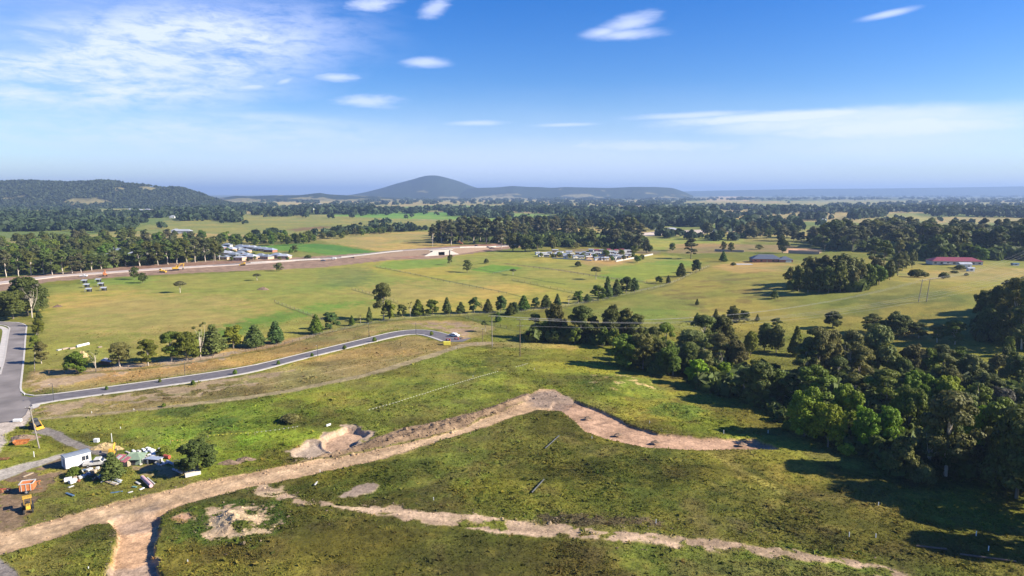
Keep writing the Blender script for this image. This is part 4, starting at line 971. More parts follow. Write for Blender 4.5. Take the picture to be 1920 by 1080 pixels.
    # clump on the hillside paddock
    ranks([(1480,540,500,26,PF,D,'dark tree'),(1497,546,498,28,PF,D,'dark tree'),(1515,549,502,28,PF,D,'dark tree'),(1535,550,500,28,PF,D,'dark tree'),(1553,550,498,28,PF,D,'dark tree'),(1575,548,494,28,PF,D,'dark tree'),(1600,545,504,24,PF,O_,'olive tree'),(1615,543,496,22,PW,O_,'upright tree'),(1630,540,494,24,PF,M_,'green tree'),(1648,534,497,26,PF,M_,'green tree'),(1668,525,486,24,PF,O_,'olive tree'),(1683,517,475,22,PW,O_,'upright tree'),(1692,508,470,22,PF,O_,'green tree'),(1710,503,468,16,PF,O_,'slim tree'),
           (1520,530,480,40,PF,O_,'olive crowned tree'),(1545,532,478,36,PF,O_,'olive crowned tree'),(1580,530,474,50,PF,O_,'broad olive tree'),(1605,528,482,40,PF,O_,'olive tree'),(1640,520,480,32,PF,O_,'olive tree'),(1658,508,450,34,PW,D,'tall dark tree'),(1684,498,449,22,PW,O_,'tall pale tree'),(1640,495,448,30,PW,D,'tall dark tree'),(1700,490,478,22,PF,M_,'green tree')],
          'in the shaded gum clump on the hillside', 'the blue-roofed house', 'gum clump on the hillside', 'clump_tree')

def wood(poly, n, protos, leaves, hgt, label, group, name, seed, wid=(.8, 1.15), gap=3.2, bark=None):
    random.seed(seed); W = polyW(poly); mn = W.min(0); mx = W.max(0); pts = []; tries = 0
    ys = [p[1] for p in poly]; xs = [p[0] for p in poly]
    while len(pts) < n and tries < n*60:
        tries += 1
        px = random.uniform(min(xs), max(xs)); py = random.uniform(min(ys), max(ys)); p = G(px, py)
        if sdf(np.array([p.x]), np.array([p.y]), W, 1)[0] > 0: continue
        if any((p.x-q.x)**2+(p.y-q.y)**2 < gap*gap for q in pts): continue
        pts.append(p); pr = rc(protos); h = random.uniform(*hgt); k = h/pr['H']
        o = thing(name, label, 'tree', p, random.uniform(0, 6.28), group); kx = k*random.uniform(*wid); o.scale = (kx, kx, k)
        tr = link('trunk', pr['trunk'], None, o); cr = link('crown', pr['crown'], None, o)
        cr.material_slots[0].link = 'OBJECT'; cr.material_slots[0].material = rc(leaves)
        if bark: tr.material_slots[0].link = 'OBJECT'; tr.material_slots[0].material = bark
        NT[0] += 1

def build_woods():
    wood([(-60,520),(0,514),(60,512),(60,490),(300,470),(400,462),(400,448),(200,446),(0,462),(-60,470)], 105, PF, (L_DARK, L_DARK, L_MID, L_GUM), (9, 16), 'dark bushy tree in the wooded suburb behind the highway works', 'trees of the wooded suburb', 'suburb_tree', 5, (.8, 1.3), 6)
    wood([(0,500),(100,490),(300,478),(400,472),(400,462),(200,462),(0,480)], 60, PF, (L_DARK, L_MID), (8, 13), 'dark bushy tree in the wooded suburb behind the highway works', 'trees of the wooded suburb', 'suburb_tree', 15, (.8, 1.3), 6)
    random.seed(3)
    sp = [(12,520,468),(35,518,470),(58,516,472),(82,514,470),(98,516,476),(118,514,468),(135,513,480),(152,512,474),(172,508,478),(190,505,480),(215,502,470),(235,500,478),(262,500,462),(278,497,452),(296,498,455),(315,496,450),(332,495,452),(350,493,450),(366,492,446),(385,491,448),(403,489,450),(412,488,458),(340,488,446),(372,484,444),(310,488,448),(392,482,446)]
    for i, (px, b, t) in enumerate(sp):
        tree(rc(PW), px, b, t, random.uniform(22, 34), f'{nth(i+1)} pale-trunked gum edging the highway works, counted towards the grey estate', leaf=rc((L_GUM, L_DARK, L_DARK)), bark=BARKP, group='pale-trunked gums edging the highway works', name='roadside_gum')
    wood([(405,466),(480,462),(560,460),(592,456),(585,449),(500,453),(405,456)], 34, PF, (L_DARK, L_MID), (9, 15), 'dark tree in the belt behind the grey-roofed estate', 'tree belt behind the estate', 'belt_tree', 6, (.8, 1.2), 5)
    wood([(590,455),(640,448),(700,440),(740,437),(740,434),(650,440),(588,448)], 24, PFS, (L_DARK, L_MID), (6, 11), 'low dark tree in the hedge line beyond the straw field', 'hedge line beyond the straw field', 'hedge_tree', 16, (.9, 1.5), 5)
    wood([(812,452),(860,456),(930,455),(1000,452),(1100,448),(1190,454),(1205,462),(1210,446),(1100,436),(950,430),(830,440)], 96, PW, (L_GUM, L_GUM, L_DARK), (20, 28), 'tall grey-green gum in the wood behind the cabin park', 'gums of the wood behind the cabin park', 'wood_gum', 8, (.9, 1.35), 7, BARKP)
    random.seed(21)
    for i, (px, b, t, w, m) in enumerate([(812,456,420,20,L_GUM),(828,455,418,24,L_GUM),(846,460,421,26,L_GUM),(866,456,412,28,L_GUM),(888,456,410,30,L_GUM),(912,458,408,30,L_GUM),(940,466,430,24,L_OLIVE),(935,458,406,30,L_GUM)]):
        tree(rc(PW), px, b, t, w, f'{nth(i+1)} tall gum at the wood edge behind the concrete underpass', leaf=m, bark=BARKP, group='tall gums behind the underpass', name='wood_edge_gum')
    for i, (px, b, t, w, m) in enumerate([(962,471,438,30,L_DARK),(985,472,440,34,L_DARK),(1008,472,442,30,L_DARK),(1035,470,440,20,L_DARK),(1093,456,424,28,L_DARK),(1110,462,432,24,L_DARK),(1150,462,428,30,L_GUM),(1175,464,432,30,L_GUM),(1195,468,440,26,L_GUM),(1212,474,448,18,L_GUM),(1218,474,458,14,L_MID),(1190,478,460,18,L_MID),(1195,492,478,16,L_MID),(1137,482,468,14,L_MID),(1165,480,467,12,L_MID),(1080,466,454,20,L_OLIVE),(1048,482,472,16,L_MID)]):
        tree(rc(PF), px, b, t, w, f'{nth(i+1)} rounded tree round the cabin park, counted from the underpass', leaf=m, group='rounded trees round the cabin park', name='park_tree')
    wood([(1530,466),(1600,474),(1650,470),(1720,478),(1760,488),(1850,487),(1960,488),(1960,450),(1800,445),(1650,446),(1560,446)], 120, PW+PF[:2], (L_DARK, L_DARK, L_GUM), (22, 30), 'tall dark gum packed in the shaded forest behind the red-roofed house', 'gums of the shaded forest', 'forest_gum', 9, (.95, 1.5), 6)
    wood([(1315,444),(1400,446),(1480,456),(1530,462),(1530,452),(1470,440),(1400,436),(1320,438)], 26, PF, (L_DARK, L_GUM), (12, 20), 'dark tree in the loose wood before the shaded forest', 'loose wood before the forest', 'loose_wood_tree', 10, (.9, 1.4), 6)
    random.seed(33)
# ------------------------------------------------------------------ roads, kerbs, highway
from mathutils.geometry import delaunay_2d_cdt
def sheet(name, px_poly, m, off=.05, step=3., zf=None):
    W = polyW(px_poly, 14); pts = []
    for i in range(len(W)):
        a = W[i]; b = W[(i+1) % len(W)]; k = max(1, int(math.dist(a, b)//step))
        for t in range(k): pts.append((a[0]+(b[0]-a[0])*t/k, a[1]+(b[1]-a[1])*t/k))
    ne = len(pts); A = np.array(pts); mn = A.min(0); mx = A.max(0)
    gx, gy = np.meshgrid(np.arange(mn[0], mx[0], step), np.arange(mn[1], mx[1], step)); gx = gx.ravel(); gy = gy.ravel()
    q = sdf(gx, gy, A, 1); k = q < -step*.4
    allp = [Vector(p) for p in pts]+[Vector((a, b)) for a, b in zip(gx[k], gy[k])]
    vs, es, fs, *_ = delaunay_2d_cdt(allp, [], [list(range(ne))], 1, 1e-4)
    V = np.array([(v.x, v.y) for v in vs]); z = h0(V[:, 0], V[:, 1])+off
    me = bpy.data.meshes.new(name); me.from_pydata(np.c_[V, z].tolist(), [], [list(f) for f in fs]); me.update()
    bm = bmesh.new(); bm.from_mesh(me); bmesh.ops.recalc_face_normals(bm, faces=bm.faces)
    if sum(f.normal.z for f in bm.faces) < 0: bmesh.ops.reverse_faces(bm, faces=bm.faces[:])
    bm.to_mesh(me); bm.free()
    o = link(name, me, m); tag(o, kind='structure'); return o

def line_w(px, step=4.):
    P = [G(*p) for p in px]; out = []
    for a, b in zip(P[:-1], P[1:]):
        k = max(1, int((b-a).length//step))
        out += [a.lerp(b, t/k) for t in range(k)]
    out.append(P[-1])
    q = np.array([(p.x, p.y) for p in out])
    for _ in range(2): q[1:-1] = (q[:-2]+2*q[1:-1]+q[2:])/4
    return q

def sweep(name, px, width, height, m, z0=.0, kind='structure', lift=None, side=0.):
    """a kerb, path or carriageway: a box section carried along a line on the ground"""
    q = line_w(px); d = np.gradient(q, axis=0); d /= np.linalg.norm(d, axis=1, keepdims=True)
    n = np.stack([-d[:, 1], d[:, 0]], 1); c = q+n*side
    L = c+n*width/2; Rr = c-n*width/2
    e = lift(q) if lift else 0
    zl = h0(L[:, 0], L[:, 1])+z0+e; zr = h0(Rr[:, 0], Rr[:, 1])+z0+e
    V = np.concatenate([np.c_[L, zl-.3], np.c_[L, zl+height], np.c_[Rr, zr+height], np.c_[Rr, zr-.3]]); k = len(q)
    f = []
    for i in range(k-1):
        for s in range(3): f.append((s*k+i, s*k+i+1, (s+1)*k+i+1, (s+1)*k+i))
    me = np_mesh(name, V, f); bm = bmesh.new(); bm.from_mesh(me); bmesh.ops.recalc_face_normals(bm, faces=bm.faces)
    bm.to_mesh(me); bm.free()
    o = link(name, me, m); tag(o, kind=kind); return o

P_ASPH = [(-60,603),(0,603.5),(35,604),(46,607),(50,612),(48,630),(45.6,661),(42.5,692),(37.5,733),(41,742),(58,745),(120,736.5),(200,726),(300,712),(400,698),(480,684.5),(580,660),(680,636),(742,621),(780,617.5),(812,619.5),(830,624),(852,631),(884,634),(868,641),(836,641),(805,631),(785,625.5),(767,626),(730,634),(680,646),(580,670),(480,697),(400,711),(300,725),(200,739),(100,752),(66,759),(54,766),(48,778),(36,788),(10,792),(-60,800),(-60,735),(0,703),(8,674),(16,624),(19,613),(12,609),(-60,606)]
HWC = [(-60,538),(0,532),(100,519),(200,512),(300,505),(400,499),(480,494),(580,487),(680,481.5),(740,478.5),(790,477),(815,476.5),(860,472),(930,463),(985,457.5),(1020,454)]
UPX, UPY = 815, 476.5
def hw_lift(q):
    g = G(UPX, UPY); d = np.hypot(q[:, 0]-g.x, q[:, 1]-g.y)
    return .35+4.6*smooth(110, 12, d)
def build_roads():
    sheet('asphalt_road', P_ASPH, ASPH); sheet('asphalt_road', [(-60,603.3),(0,604),(35,604.5),(45.6,607.5),(49.5,612),(47.5,630),(45,661),(42,692),(37,733),(40,742),(52,747),(58,756),(52,766),(46,778),(36,787),(10,791),(-60,799),(-60,735),(0,703),(8,674),(16,624),(19,613),(12,609),(-60,606)], mat('dusty asphalt', (.20, .178, .165), .95, .28, .12), .065)  # upper sheet: road dust plus the dust plume's haze put into its pale colour
    up = [(50,612),(48,630),(45.6,661),(42.5,692),(37.5,733),(41,742),(58,745),(120,736.5),(200,726),(300,712),(400,698),(480,684.5),(580,660),(680,636),(742,621),(780,617.5),(812,619.5),(830,624),(852,631)]
    sweep('kerb', up, .55, .14, CONC); sweep('kerb', [(-60,603),(0,603.5),(35,604),(46,607),(50,612)], .5, .14, CONC)
    sweep('kerb', [(60,760),(66,759),(100,752),(200,739),(300,725),(400,711),(480,697),(580,670),(680,646),(730,634),(767,626),(785,625.5),(805,631),(830,640)], 1.3, .14, CONC)
    sweep('kerb', [(0,703),(8,674),(16,624),(19,613),(12,609),(-40,606)], .6, .14, CONC)
    sweep('footpath', [(-6,690),(2,668),(8,640),(11,620),(9,613.5),(-10,611)], 2.2, .10, CONC)
    sheet('footpath', [(54,766),(66,759.5),(76,760),(72,764),(58,769)], CONC, .16, 1.)
    P = mat('pale road base', (.40, .34, .30), .95, .12, .2)
    sweep('highway', HWC, 11, .3, P, lift=hw_lift); 
    sweep('highway', HWC[5:-1], 5, .3, mat('worn asphalt', (.12, .113, .115), .9, .1, .2), z0=.05, lift=hw_lift, side=1.5)
    sweep('highway', [(1175,441),(1230,436.5),(1310,433),(1385,431),(1445,417.5),(1500,409)], 12, .3, P, z0=.3)
    # earth embankment carrying the highway over the underpass
    q = line_w([(660,482.5),(680,481.5),(740,478.5),(790,477),(815,476.5),(860,472),(930,463)], 6); d = np.gradient(q, axis=0); d /= np.linalg.norm(d, axis=1, keepdims=True)
    n = np.stack([-d[:, 1], d[:, 0]], 1); e = hw_lift(q); k = len(q)
    z = h0(q[:, 0], q[:, 1]); w = 7.+0*e
    rows = [np.c_[q+n*(w+e*2)[:, None], z-.4], np.c_[q+n*w[:, None], z+e-.1], np.c_[q-n*w[:, None], z+e-.1], np.c_[q-n*(w+e*2)[:, None], z-.4]]
    ug = G(UPX, UPY); V = np.concatenate(rows); f = [(s*k+i, s*k+i+1, (s+1)*k+i+1, (s+1)*k+i) for i in range(k-1) for s in range(3) if not (math.hypot(q[i, 0]-ug.x, q[i, 1]-ug.y) < 7 and s != 1)]
    o = link('highway_embankment', np_mesh('highway_embankment', V, f), SOIL); tag(o, kind='structure')
    # underpass portal
    a, b = G(795, 477), G(840, 474.5); yaw = math.atan2(b.y-a.y, b.x-a.x); c = G(UPX, UPY); g = c+Vector((math.sin(yaw), -math.cos(yaw), 0))*14.5
    t = thing('underpass', 'white concrete underpass portal with splayed wing walls beneath the highway', 'underpass', g, yaw)
    mb = MB(); mb.box((-6.2, 0, 2.3), (5.6, .8, 4.8)); mb.box((6.2, 0, 2.3), (5.6, .8, 4.8)); mb.box((0, 0, 4.0), (6.8, .8, 1.4)); mb.build('headwall', CONC, t)
    mb = MB(); mb.box((-3.6, 14, 1.6), (.4, 27, 3.4)); mb.box((3.6, 14, 1.6), (.4, 27, 3.4)); mb.box((0, 14, 3.45), (6.8, 27, .3)); mb.box((0, 27.6, 1.6), (6.8, .3, 3.4)); mb.box((0, 14, .1), (6.8, 27, .2)); mb.build('passage', HOLE, t)
    MB().prism([(-9, .0), (-9, 4.7), (-19, .2), (-19, 0)], -1.2, -.6).build('wing_wall', CONC, t); MB().prism([(9, 0), (19, 0), (19, .2), (9, 4.7)], -1.2, -.6).build('wing_wall', CONC, t)
    MB().box((0, .2, 5.1), (26, .5, .7)).build('parapet', CONC, t)
    sweep_barrier = [((470,494.5),(600,487.5),'concrete barrier along the highway past the grey estate'),((640,484.5),(755,479.5),'concrete barrier along the highway before the underpass'),((862,473),(930,464),'concrete barrier on the highway beside the gum wood')]
    for p0, p1, lab in sweep_barrier:
        pp = [p0, ((p0[0]+p1[0])/2, (p0[1]+p1[1])/2), p1]
        o = sweep('concrete_barrier', pp, .5, .8, CONC, z0=.3, lift=hw_lift, kind='thing'); o['label'] = lab; o['category'] = 'barrier'; o['group'] = 'concrete highway barriers'

# ------------------------------------------------------------------ buildings
def house(px, py, L, W, H, rh, yaw, wall, roof, label, name='house', hip=True, nw=3, group=None, cat='house', chim=False, gable_x=True, door=True):
    g = G(px, py); t = thing(name, label, cat, (g.x, g.y+W*.5, g.z-.1), yaw, group)
    MB().box((0, 0, H/2), (L, W, H)).build('wall', wall, t)
    o = .45; x, y = L/2+o, W/2+o; mb = MB()
    k = max(0., x-y) if hip else x
    vs = [(-x, -y, H), (x, -y, H), (x, y, H), (-x, y, H), (-k, 0, H+rh), (k, 0, H+rh), (-x, -y, H+.16), (x, -y, H+.16), (x, y, H+.16), (-x, y, H+.16)]
    mb.add(vs, [(3, 2, 1, 0), (0, 1, 7, 6), (1, 2, 8, 7), (2, 3, 9, 8), (3, 0, 6, 9), (6, 7, 5, 4), (8, 9, 4, 5), (7, 8, 5), (9, 6, 4)])
    mb.build('roof', roof, t)
    n = nw+(1 if door else 0)
    for i in range(n):
        xx = -L/2+L*(i+.5)/n
        if door and i == n//2: MB().box((xx, -W/2-.03, 1.05), (.95, .1, 2.1)).build('door', TIMB, t)
        else: MB().box((xx, -W/2-.03, H*.55), (min(1.7, L/n*.55), .1, H*.38)).build('window', GLASS, t)
    if L > 12: MB().box((L/2+.03, 0, H*.55), (.1, 1.6, H*.38)).build('window', GLASS, t)
    return t

def build_buildings():
    E = [(424,463),(449,466),(461,467),(472,468),(483,470),(493,471),(505,473),(430,471),(443,470),(456,474),(411,468),(424,479),(436,482),(448,479),(460,483),(470,486),(487,484),(499,486),(518,483),(531,485),(412,476),(416,487)]
    cols = [ROOFG, ROOFW, GREYB, ROOFG]
    for i, (px, py) in enumerate(E):
        r = cols[(i*7) % 4]
        house(px, py, random.uniform(9, 12), random.uniform(6.5, 8), 2.4, 2.0, random.uniform(-.5, -.1), (OFFW, BRICKP, BRICK, BRICKP)[i % 4], r, f'grey-roofed bungalow of the new estate, {nth(i+1)} counting from the back row by the gums', group='bungalows of the new estate', name='estate_house', nw=2)
    house(447, 489, 9, 7, 3, 1.6, -.2, BRICKP, ROOFW, 'beige bungalow at the front of the estate beside the highway', name='estate_house', nw=2)
    for i, (px, b_, t_) in enumerate([(427,472,464),(439,476,468),(452,478,471),(464,478,471),(476,480,473),(446,484,477),(478,488,480),(509,482,475),(524,488,481),(433,489,481),(465,490,484),(540,489,482)]): tree(PFS[i % 3], px, b_, t_, 9, f'small garden tree between the estate bungalows, {nth(i+1)} from the gums', leaf=rc((L_DARK, L_MID)), group='garden trees of the estate', name='garden_tree')
    for i, (px, b_, t_) in enumerate([(1015,482,474),(1036,483,475),(1067,484,476),(1093,482,474),(1115,484,476),(1147,490,480),(1170,488,478),(1186,484,474),(1204,488,477),(1135,476,467),(1102,478,470)]): tree(PFS[i % 3], px, b_, t_, 10, f'small garden tree between the white cabins, {nth(i+1)} from the underpass', leaf=rc((L_DARK, L_MID)), group='garden trees of the cabin park', name='garden_tree')
    # cabin park
    C_ = [(1008,478,0),(1020,479,0),(1030,478,0),(1041,473,0),(1050,477,0),(1061,480,0),(1072,480,0),(1085,478,0),(1097,477,0),(1109,472,0),(1119,473,1),(1127,473,0),(1141,472,1),(1155,473,1),(1166,472,1),(1177,474,0),(1178,480,0),(1157,478,0),(1128,482,0),(1139,480,0),(1155,483,0),(1079,484,0),(1090,485,0),(1104,486,0),(1120,488,0),(1131,488,0),(1151,488,0),(1165,484,0),(1053,460,0),(1064,459,0),(1073,456,0),(1040,481,0),(1112,480,0),(1014,481,0),(1025,482,0),(1046,479,0),(1055,482,0),(1067,476,0),(1091,480,0),(1104,479,0),(1121,478,0),(1134,476,0),(1147,476,0),(1162,479,0),(1170,476,0),(1185,477,0),(1098,482,0),(1114,484,0),(1137,488,0),(1144,482,0),(1160,487,0),(1172,484,0),(1061,484,0)]
    for i, (px, py, rd) in enumerate(C_):
        house(px, py, random.uniform(3.6, 6), 2.9, 2.3, .8, random.uniform(-.5, .5), (WHITE, WHITE, OFFW, BRICKP)[i % 4], ROOFR if rd else rc((ROOFW, OFFW, ROOFG)), f'small white cabin with {"a red" if rd else "a pale"} roof in the cabin park, {nth(i+1)} from the back corner', group='cabins in the cabin park', name='cabin', hip=False, nw=2, cat='cabin')
    house(1117, 462, 20, 7, 3, 1.2, .05, OFFW, ROOFW, 'long pale-roofed hall behind the cabin park', name='hall', nw=4, hip=False, cat='hall')
    house(984, 442, 18, 10, 4, 2., -.1, OFFW, ROOFGR, 'green-roofed house half hidden in the gum wood', nw=2)
    house(1012, 449, 16, 9, 3, 2.2, -.1, BRICK, ROOFG, 'brick house in the gum wood beside the green-roofed one', nw=2)
    house(1046, 447, 20, 9, 3, 2.2, .1, BRICKP, BRICK, 'terracotta-roofed house amid the trees above the cabins', nw=3)
    house(1080, 446, 14, 8, 3, 2.2, .1, BRICKP, BRICK, 'smaller terracotta-roofed house amid the trees above the cabins', nw=2)
    house(1252, 437, 34, 12, 5, 3., .05, BRICKP, ROOFW, 'long sandstone building beside the far highway cutting', name='farm_building', nw=4)
    # blue roofed house
    t = house(1440, 492, 24, 12, 2.8, 3.6, -.12, BRICK, ROOFD, 'brick house with dark blue hipped roof on the hillside', nw=4)
    g2 = MB(); x, y, H = 6, 5, 2.6
    g2.add([(x*-1+15, -y-3, H), (x+15, -y-3, H), (x+15, y-3, H), (-x+15, y-3, H), (14, -3, H+2.6), (16, -3, H+2.6)], [(3, 2, 1, 0), (0, 1, 5, 4), (2, 3, 4, 5), (1, 2, 5), (3, 0, 4)]); g2.build('roof', ROOFD, t)
    MB().box((15, -3, 1.3), (11, 9, 2.6)).build('wall', BRICK, t); MB().box((17, -7.56, 1.15), (4.6, .1, 2.2)).build('door', WHITE, t)
    for nm, px, py, L_, lab in (('swimming_pool_cover', 1393, 496, 15, 'pale flat pool cover on the grass beside the blue-roofed house'),):
        g = G(px, py); o = MB().box((0, 0, .2), (L_, 6, .4)).build(nm, OFFW); o.location = g; tag(o, lab, 'cover')
    # red roofed house
    t = house(1797, 497, 36, 11, 2.9, 2.8, -.14, OFFW, ROOFR, 'long low house with a red metal roof before the shaded forest', nw=7, chim=True)
    MB().box((-8, -6.6, 1.2), (6, 2.2, .12)).build('verandah', ROOFW, t)
    house(1812, 503, 8, 5, 3, 1.4, -.1, WHITE, ROOFW, 'small white shed in front of the red-roofed house', name='shed', nw=1, hip=False, cat='shed')
    house(1822, 509, 4, 3, 2.2, .8, -.1, WHITE, ROOFW, 'tiny white hut on the knoll below the red-roofed house', name='shed', nw=1, hip=False, cat='shed', door=False)
    house(1905, 498, 5, 2.4, 1.6, .4, .1, GREYB, BLUEP, 'blue boat-like cover on the grass at the frame edge', name='shed', nw=1, hip=False, cat='shed', door=False)
    # walls
    for a, b, h, m, lab, nm in (((1478,475.5),(1536,477),3.2,BRICKP,'long pinkish wall beyond the blue-roofed house','boundary_wall'),((1340,471),(1395,473),2.2,BRICKP,'low pinkish wall above the ploughed strip','boundary_wall'),((1155,491),(1224,478),1.3,OFFW,'long white wall round the cabin park','boundary_wall'),((1035,484.5),(1110,489),.9,OFFW,'low pale fence at the front of the cabins','low_fence')):
        A, B = G(*a), G(*b); d = B-A; o = MB().box((0, 0, h/2), (d.length, .4, h)).build(nm, m); o.location = (A+B)/2; o.rotation_euler = (0, 0, math.atan2(d.y, d.x)); tag(o, lab, 'wall')
    # suburb houses and distant farmhouses
    S_ = [(82,466,BRICK),(158,454,BRICKP),(147,462,OFFW),(165,476,ROOFW),(186,474,OFFW),(212,475,WHITE),(240,478,WHITE),(252,482,OFFW),(296,474,OFFW),(60,478,BRICKP),(205,482,WHITE)]
    for i, (px, py, m) in enumerate(S_):
        house(px, py, 15, 9, 3, 2.4, random.uniform(-.4, .4), m, rc((ROOFW, ROOFG, ROOFW)), f'pale-roofed house among the suburb trees, {nth(i+1)} counting towards the grey estate', group='houses in the wooded suburb', name='suburb_house', nw=2)
    Fz = [(340,438,26,'white farm shed with a long roof in the field behind the suburb',ROOFW),(328,437,12,'white farmhouse beside the long shed behind the suburb',WHITE),(244,394,14,'white farmhouse at the foot of the wooded hill',WHITE),(262,396,18,'second white farmhouse at the foot of the wooded hill',OFFW),(276,395,18,'third pale farmhouse at the foot of the wooded hill',OFFW),(304,393,24,'orange-roofed farmhouse at the foot of the wooded hill',BRICK),(322,409,12,'small white house in the trees below the wooded hill',WHITE),
          (600,384,22,'small white farmhouse on the pasture before the mountain',WHITE),(580,393,30,'long white shed in the trees before the mountain',WHITE),(1200,390,60,'long white shed far off in the dark woodland belt',WHITE),(1366,390,36,'white barn far off at the end of the woodland belt',WHITE),(1537,393,22,'white farmhouse before the woodland belt on the plain',WHITE),(1557,394,18,'second white farmhouse before the woodland belt on the plain',WHITE),(1461,401,14,'small white shed in the straw field',WHITE),(1545,416,12,'grey farmhouse beside the loose trees on the plain',ROOFW),(30,416,20,'pale farmhouse in the trees under the wooded hill',OFFW),(40,388,24,'grey farmhouse high under the wooded hill',OFFW),(70,388,24,'second grey farmhouse high under the wooded hill',OFFW)]
    for px, py, L_, lab, m in Fz: house(px, py, L_, 9, 4, 2.5, .05, m, ROOFW if m is not BRICK else BRICK, lab, name='farmhouse', nw=2)
    # field shelters
    for i, (px, py) in enumerate([(158,531),(162,539),(166,547.5),(184,529),(189,537),(194,545.5)]):
        g = G(px, py); t = thing('field_shelter', f'small open shelter with a pale roof in the paddock, {nth(i+1)} of two lines of three', 'shelter', g, .1, 'open shelters in the paddock')
        MB().box((0, 0, 2.1), (3.4, 2.4, .16), pitch=.0, roll=.22).build('roof', ROOFW, t); MB().box((0, 1., .9), (3.1, .1, 1.7)).build('back_panel', DKST, t)
        for sx in (-1.5, 1.5): MB().box((sx, -1., .9), (.12, .12, 1.9)).build('leg', STEEL, t)
    # collapsed grey shed by the fence
    g = G(200, 683); t = thing('collapsed_shed', 'collapsed grey sheet roof lying beside the fence trees', 'shed', g, .15)
    MB().prism([(-2.8, 1.0), (-1.2, 1.9), (.6, 1.6), (2.8, 1.1), (2.8, 1.02), (.6, 1.5), (-1.2, 1.8), (-2.8, .92)], -2., 2.).build('roof', mat('old grey sheet', (.46, .41, .37), .8, .2, 2), t); MB().box((0, .4, .5), (4.6, 2.6, 1.)).build('wall', TIMBD, t)

# ------------------------------------------------------------------ machines and vehicles
def wheel(t, x, y, r, w, axis='Y', rim=STEEL):
    mb = MB(); d = Vector((0, w/2, 0)); mb.tube([Vector((x, y, r))-d, Vector((x, y, r))+d], r, 14); o = mb.build('wheel', RUBBER, t)
    MB().tube([Vector((x, y, r))-d*1.08, Vector((x, y, r))+d*1.08], r*.5, 10).build('rim', rim, o)

def car(px, py, yaw, m, label, name='car', kind='car', scale=1., lift=0.):
    g = G(px, py); t = thing(name, label, kind, (g.x, g.y, g.z+lift), yaw)
    if kind == 'van': prof = [(-2.5, .4), (-2.5, 2.0), (-2.3, 2.1), (1.1, 2.1), (1.7, 1.25), (2.4, 1.05), (2.5, .4)]
    elif kind == 'ute': prof = [(-2.5, .45), (-2.5, 1.05), (-.4, 1.05), (-.3, 1.75), (.9, 1.75), (1.4, 1.1), (2.4, 1.0), (2.5, .45)]
    else: prof = [(-2.2, .35), (-2.25, .95), (-1.6, 1.05), (-1.1, 1.5), (.6, 1.5), (1.3, 1.0), (2.15, .88), (2.25, .35)]
    MB().prism(prof, -.88, .88).build('body', m, t, bevel=.06)
    top = 2.1 if kind == 'van' else 1.75 if kind == 'ute' else 1.5; x0 = {'van': .2, 'ute': -.25, 'car': -1.2}[kind]; x1 = {'van': 1.25, 'ute': 1., 'car': .75}[kind]
    for s in (-1, 1): MB().box(((x0+x1)/2, s*.89, top-.34), (x1-x0, .04, .36)).build('side_window', GLASS, t)
    MB().box((x1+.27, 0, top-.38), (.1, 1.5, .55), pitch=-.75).build('windscreen', GLASS, t)
    for s in (-1, 1):
        MB().box((2.27 if kind == 'car' else 2.5, s*.6, .78), (.06, .3, .16)).build('headlight', OFFW, t)
        for x in (-1.45, 1.45): wheel(t, x, s*.80, .34, .22)
    return t

def excavator(px, py, yaw, m, label, s=1., name='excavator', lift=0.):
    g = G(px, py); t = thing(name, label, 'excavator', (g.x, g.y, g.z+lift), yaw); t.scale = (s, s, s)
    for y in (-1.05, 1.05): MB().prism([(-1.9, .35), (-1.6, .05), (1.6, .05), (1.9, .35), (1.9, .6), (1.6, .9), (-1.6, .9), (-1.9, .6)], y-.3, y+.3).build('track', RUBBER, t)
    MB().box((-.5, 0, 1.5), (3.2, 2.4, 1.)).build('engine_housing', m, t, bevel=.08)
    c = MB().box((.7, .75, 2.15), (1.4, .95, 1.7), taper=.9).build('cab', m, t, bevel=.05); MB().box((1.42, .75, 2.3), (.06, .75, 1.1)).build('window', GLASS, c); MB().box((.7, 1.235, 2.3), (1., .04, .9)).build('window', GLASS, c)
    MB().tube([(1., -.3, 1.7), (2.6, -.3, 3.9), (4.6, -.3, 4.1)], [.3, .34, .22], 6).build('boom', m, t)
    MB().tube([(4.7, -.3, 4.3), (4.3, -.3, 2.8), (4., -.3, 1.4)], [.24, .22, .16], 6).build('stick', m, t)
    MB().prism([(3.4, .5), (3.6, 1.3), (4.4, 1.5), (4.5, .9), (4.1, .35)], -.9, .3).build('bucket', DKST, t)
    return t

def dozer(px, py, yaw, m, label, lift=0., name='bulldozer'):
    g = G(px, py); t = thing(name, label, 'bulldozer', (g.x, g.y, g.z+lift), yaw)
    for y in (-1., 1.): MB().prism([(-1.9, .4), (-1.5, .05), (1.5, .05), (1.9, .4), (1.5, 1.1), (-1.5, 1.1)], y-.28, y+.28).build('track', RUBBER, t)
    MB().box((.6, 0, 1.45), (2.4, 1.4, 1.1)).build('engine_housing', m, t, bevel=.08); c = MB().box((-1., 0, 2.1), (1.5, 1.6, 1.7), taper=.9).build('cab', m, t, bevel=.05)
    MB().box((-1., -.8, 2.3), (1., .06, .8)).build('window', GLASS, c); MB().prism([(2.6, .1), (2.9, .2), (2.75, .7), (2.9, 1.3), (2.65, 1.25), (2.5, .7)], -1.7, 1.7).build('blade', m, t)
    for y in (-.75, .75): MB().tube([(.6, y, .6), (2.6, y, .5)], .1, 6).build('push_arm', m, t)
    return t

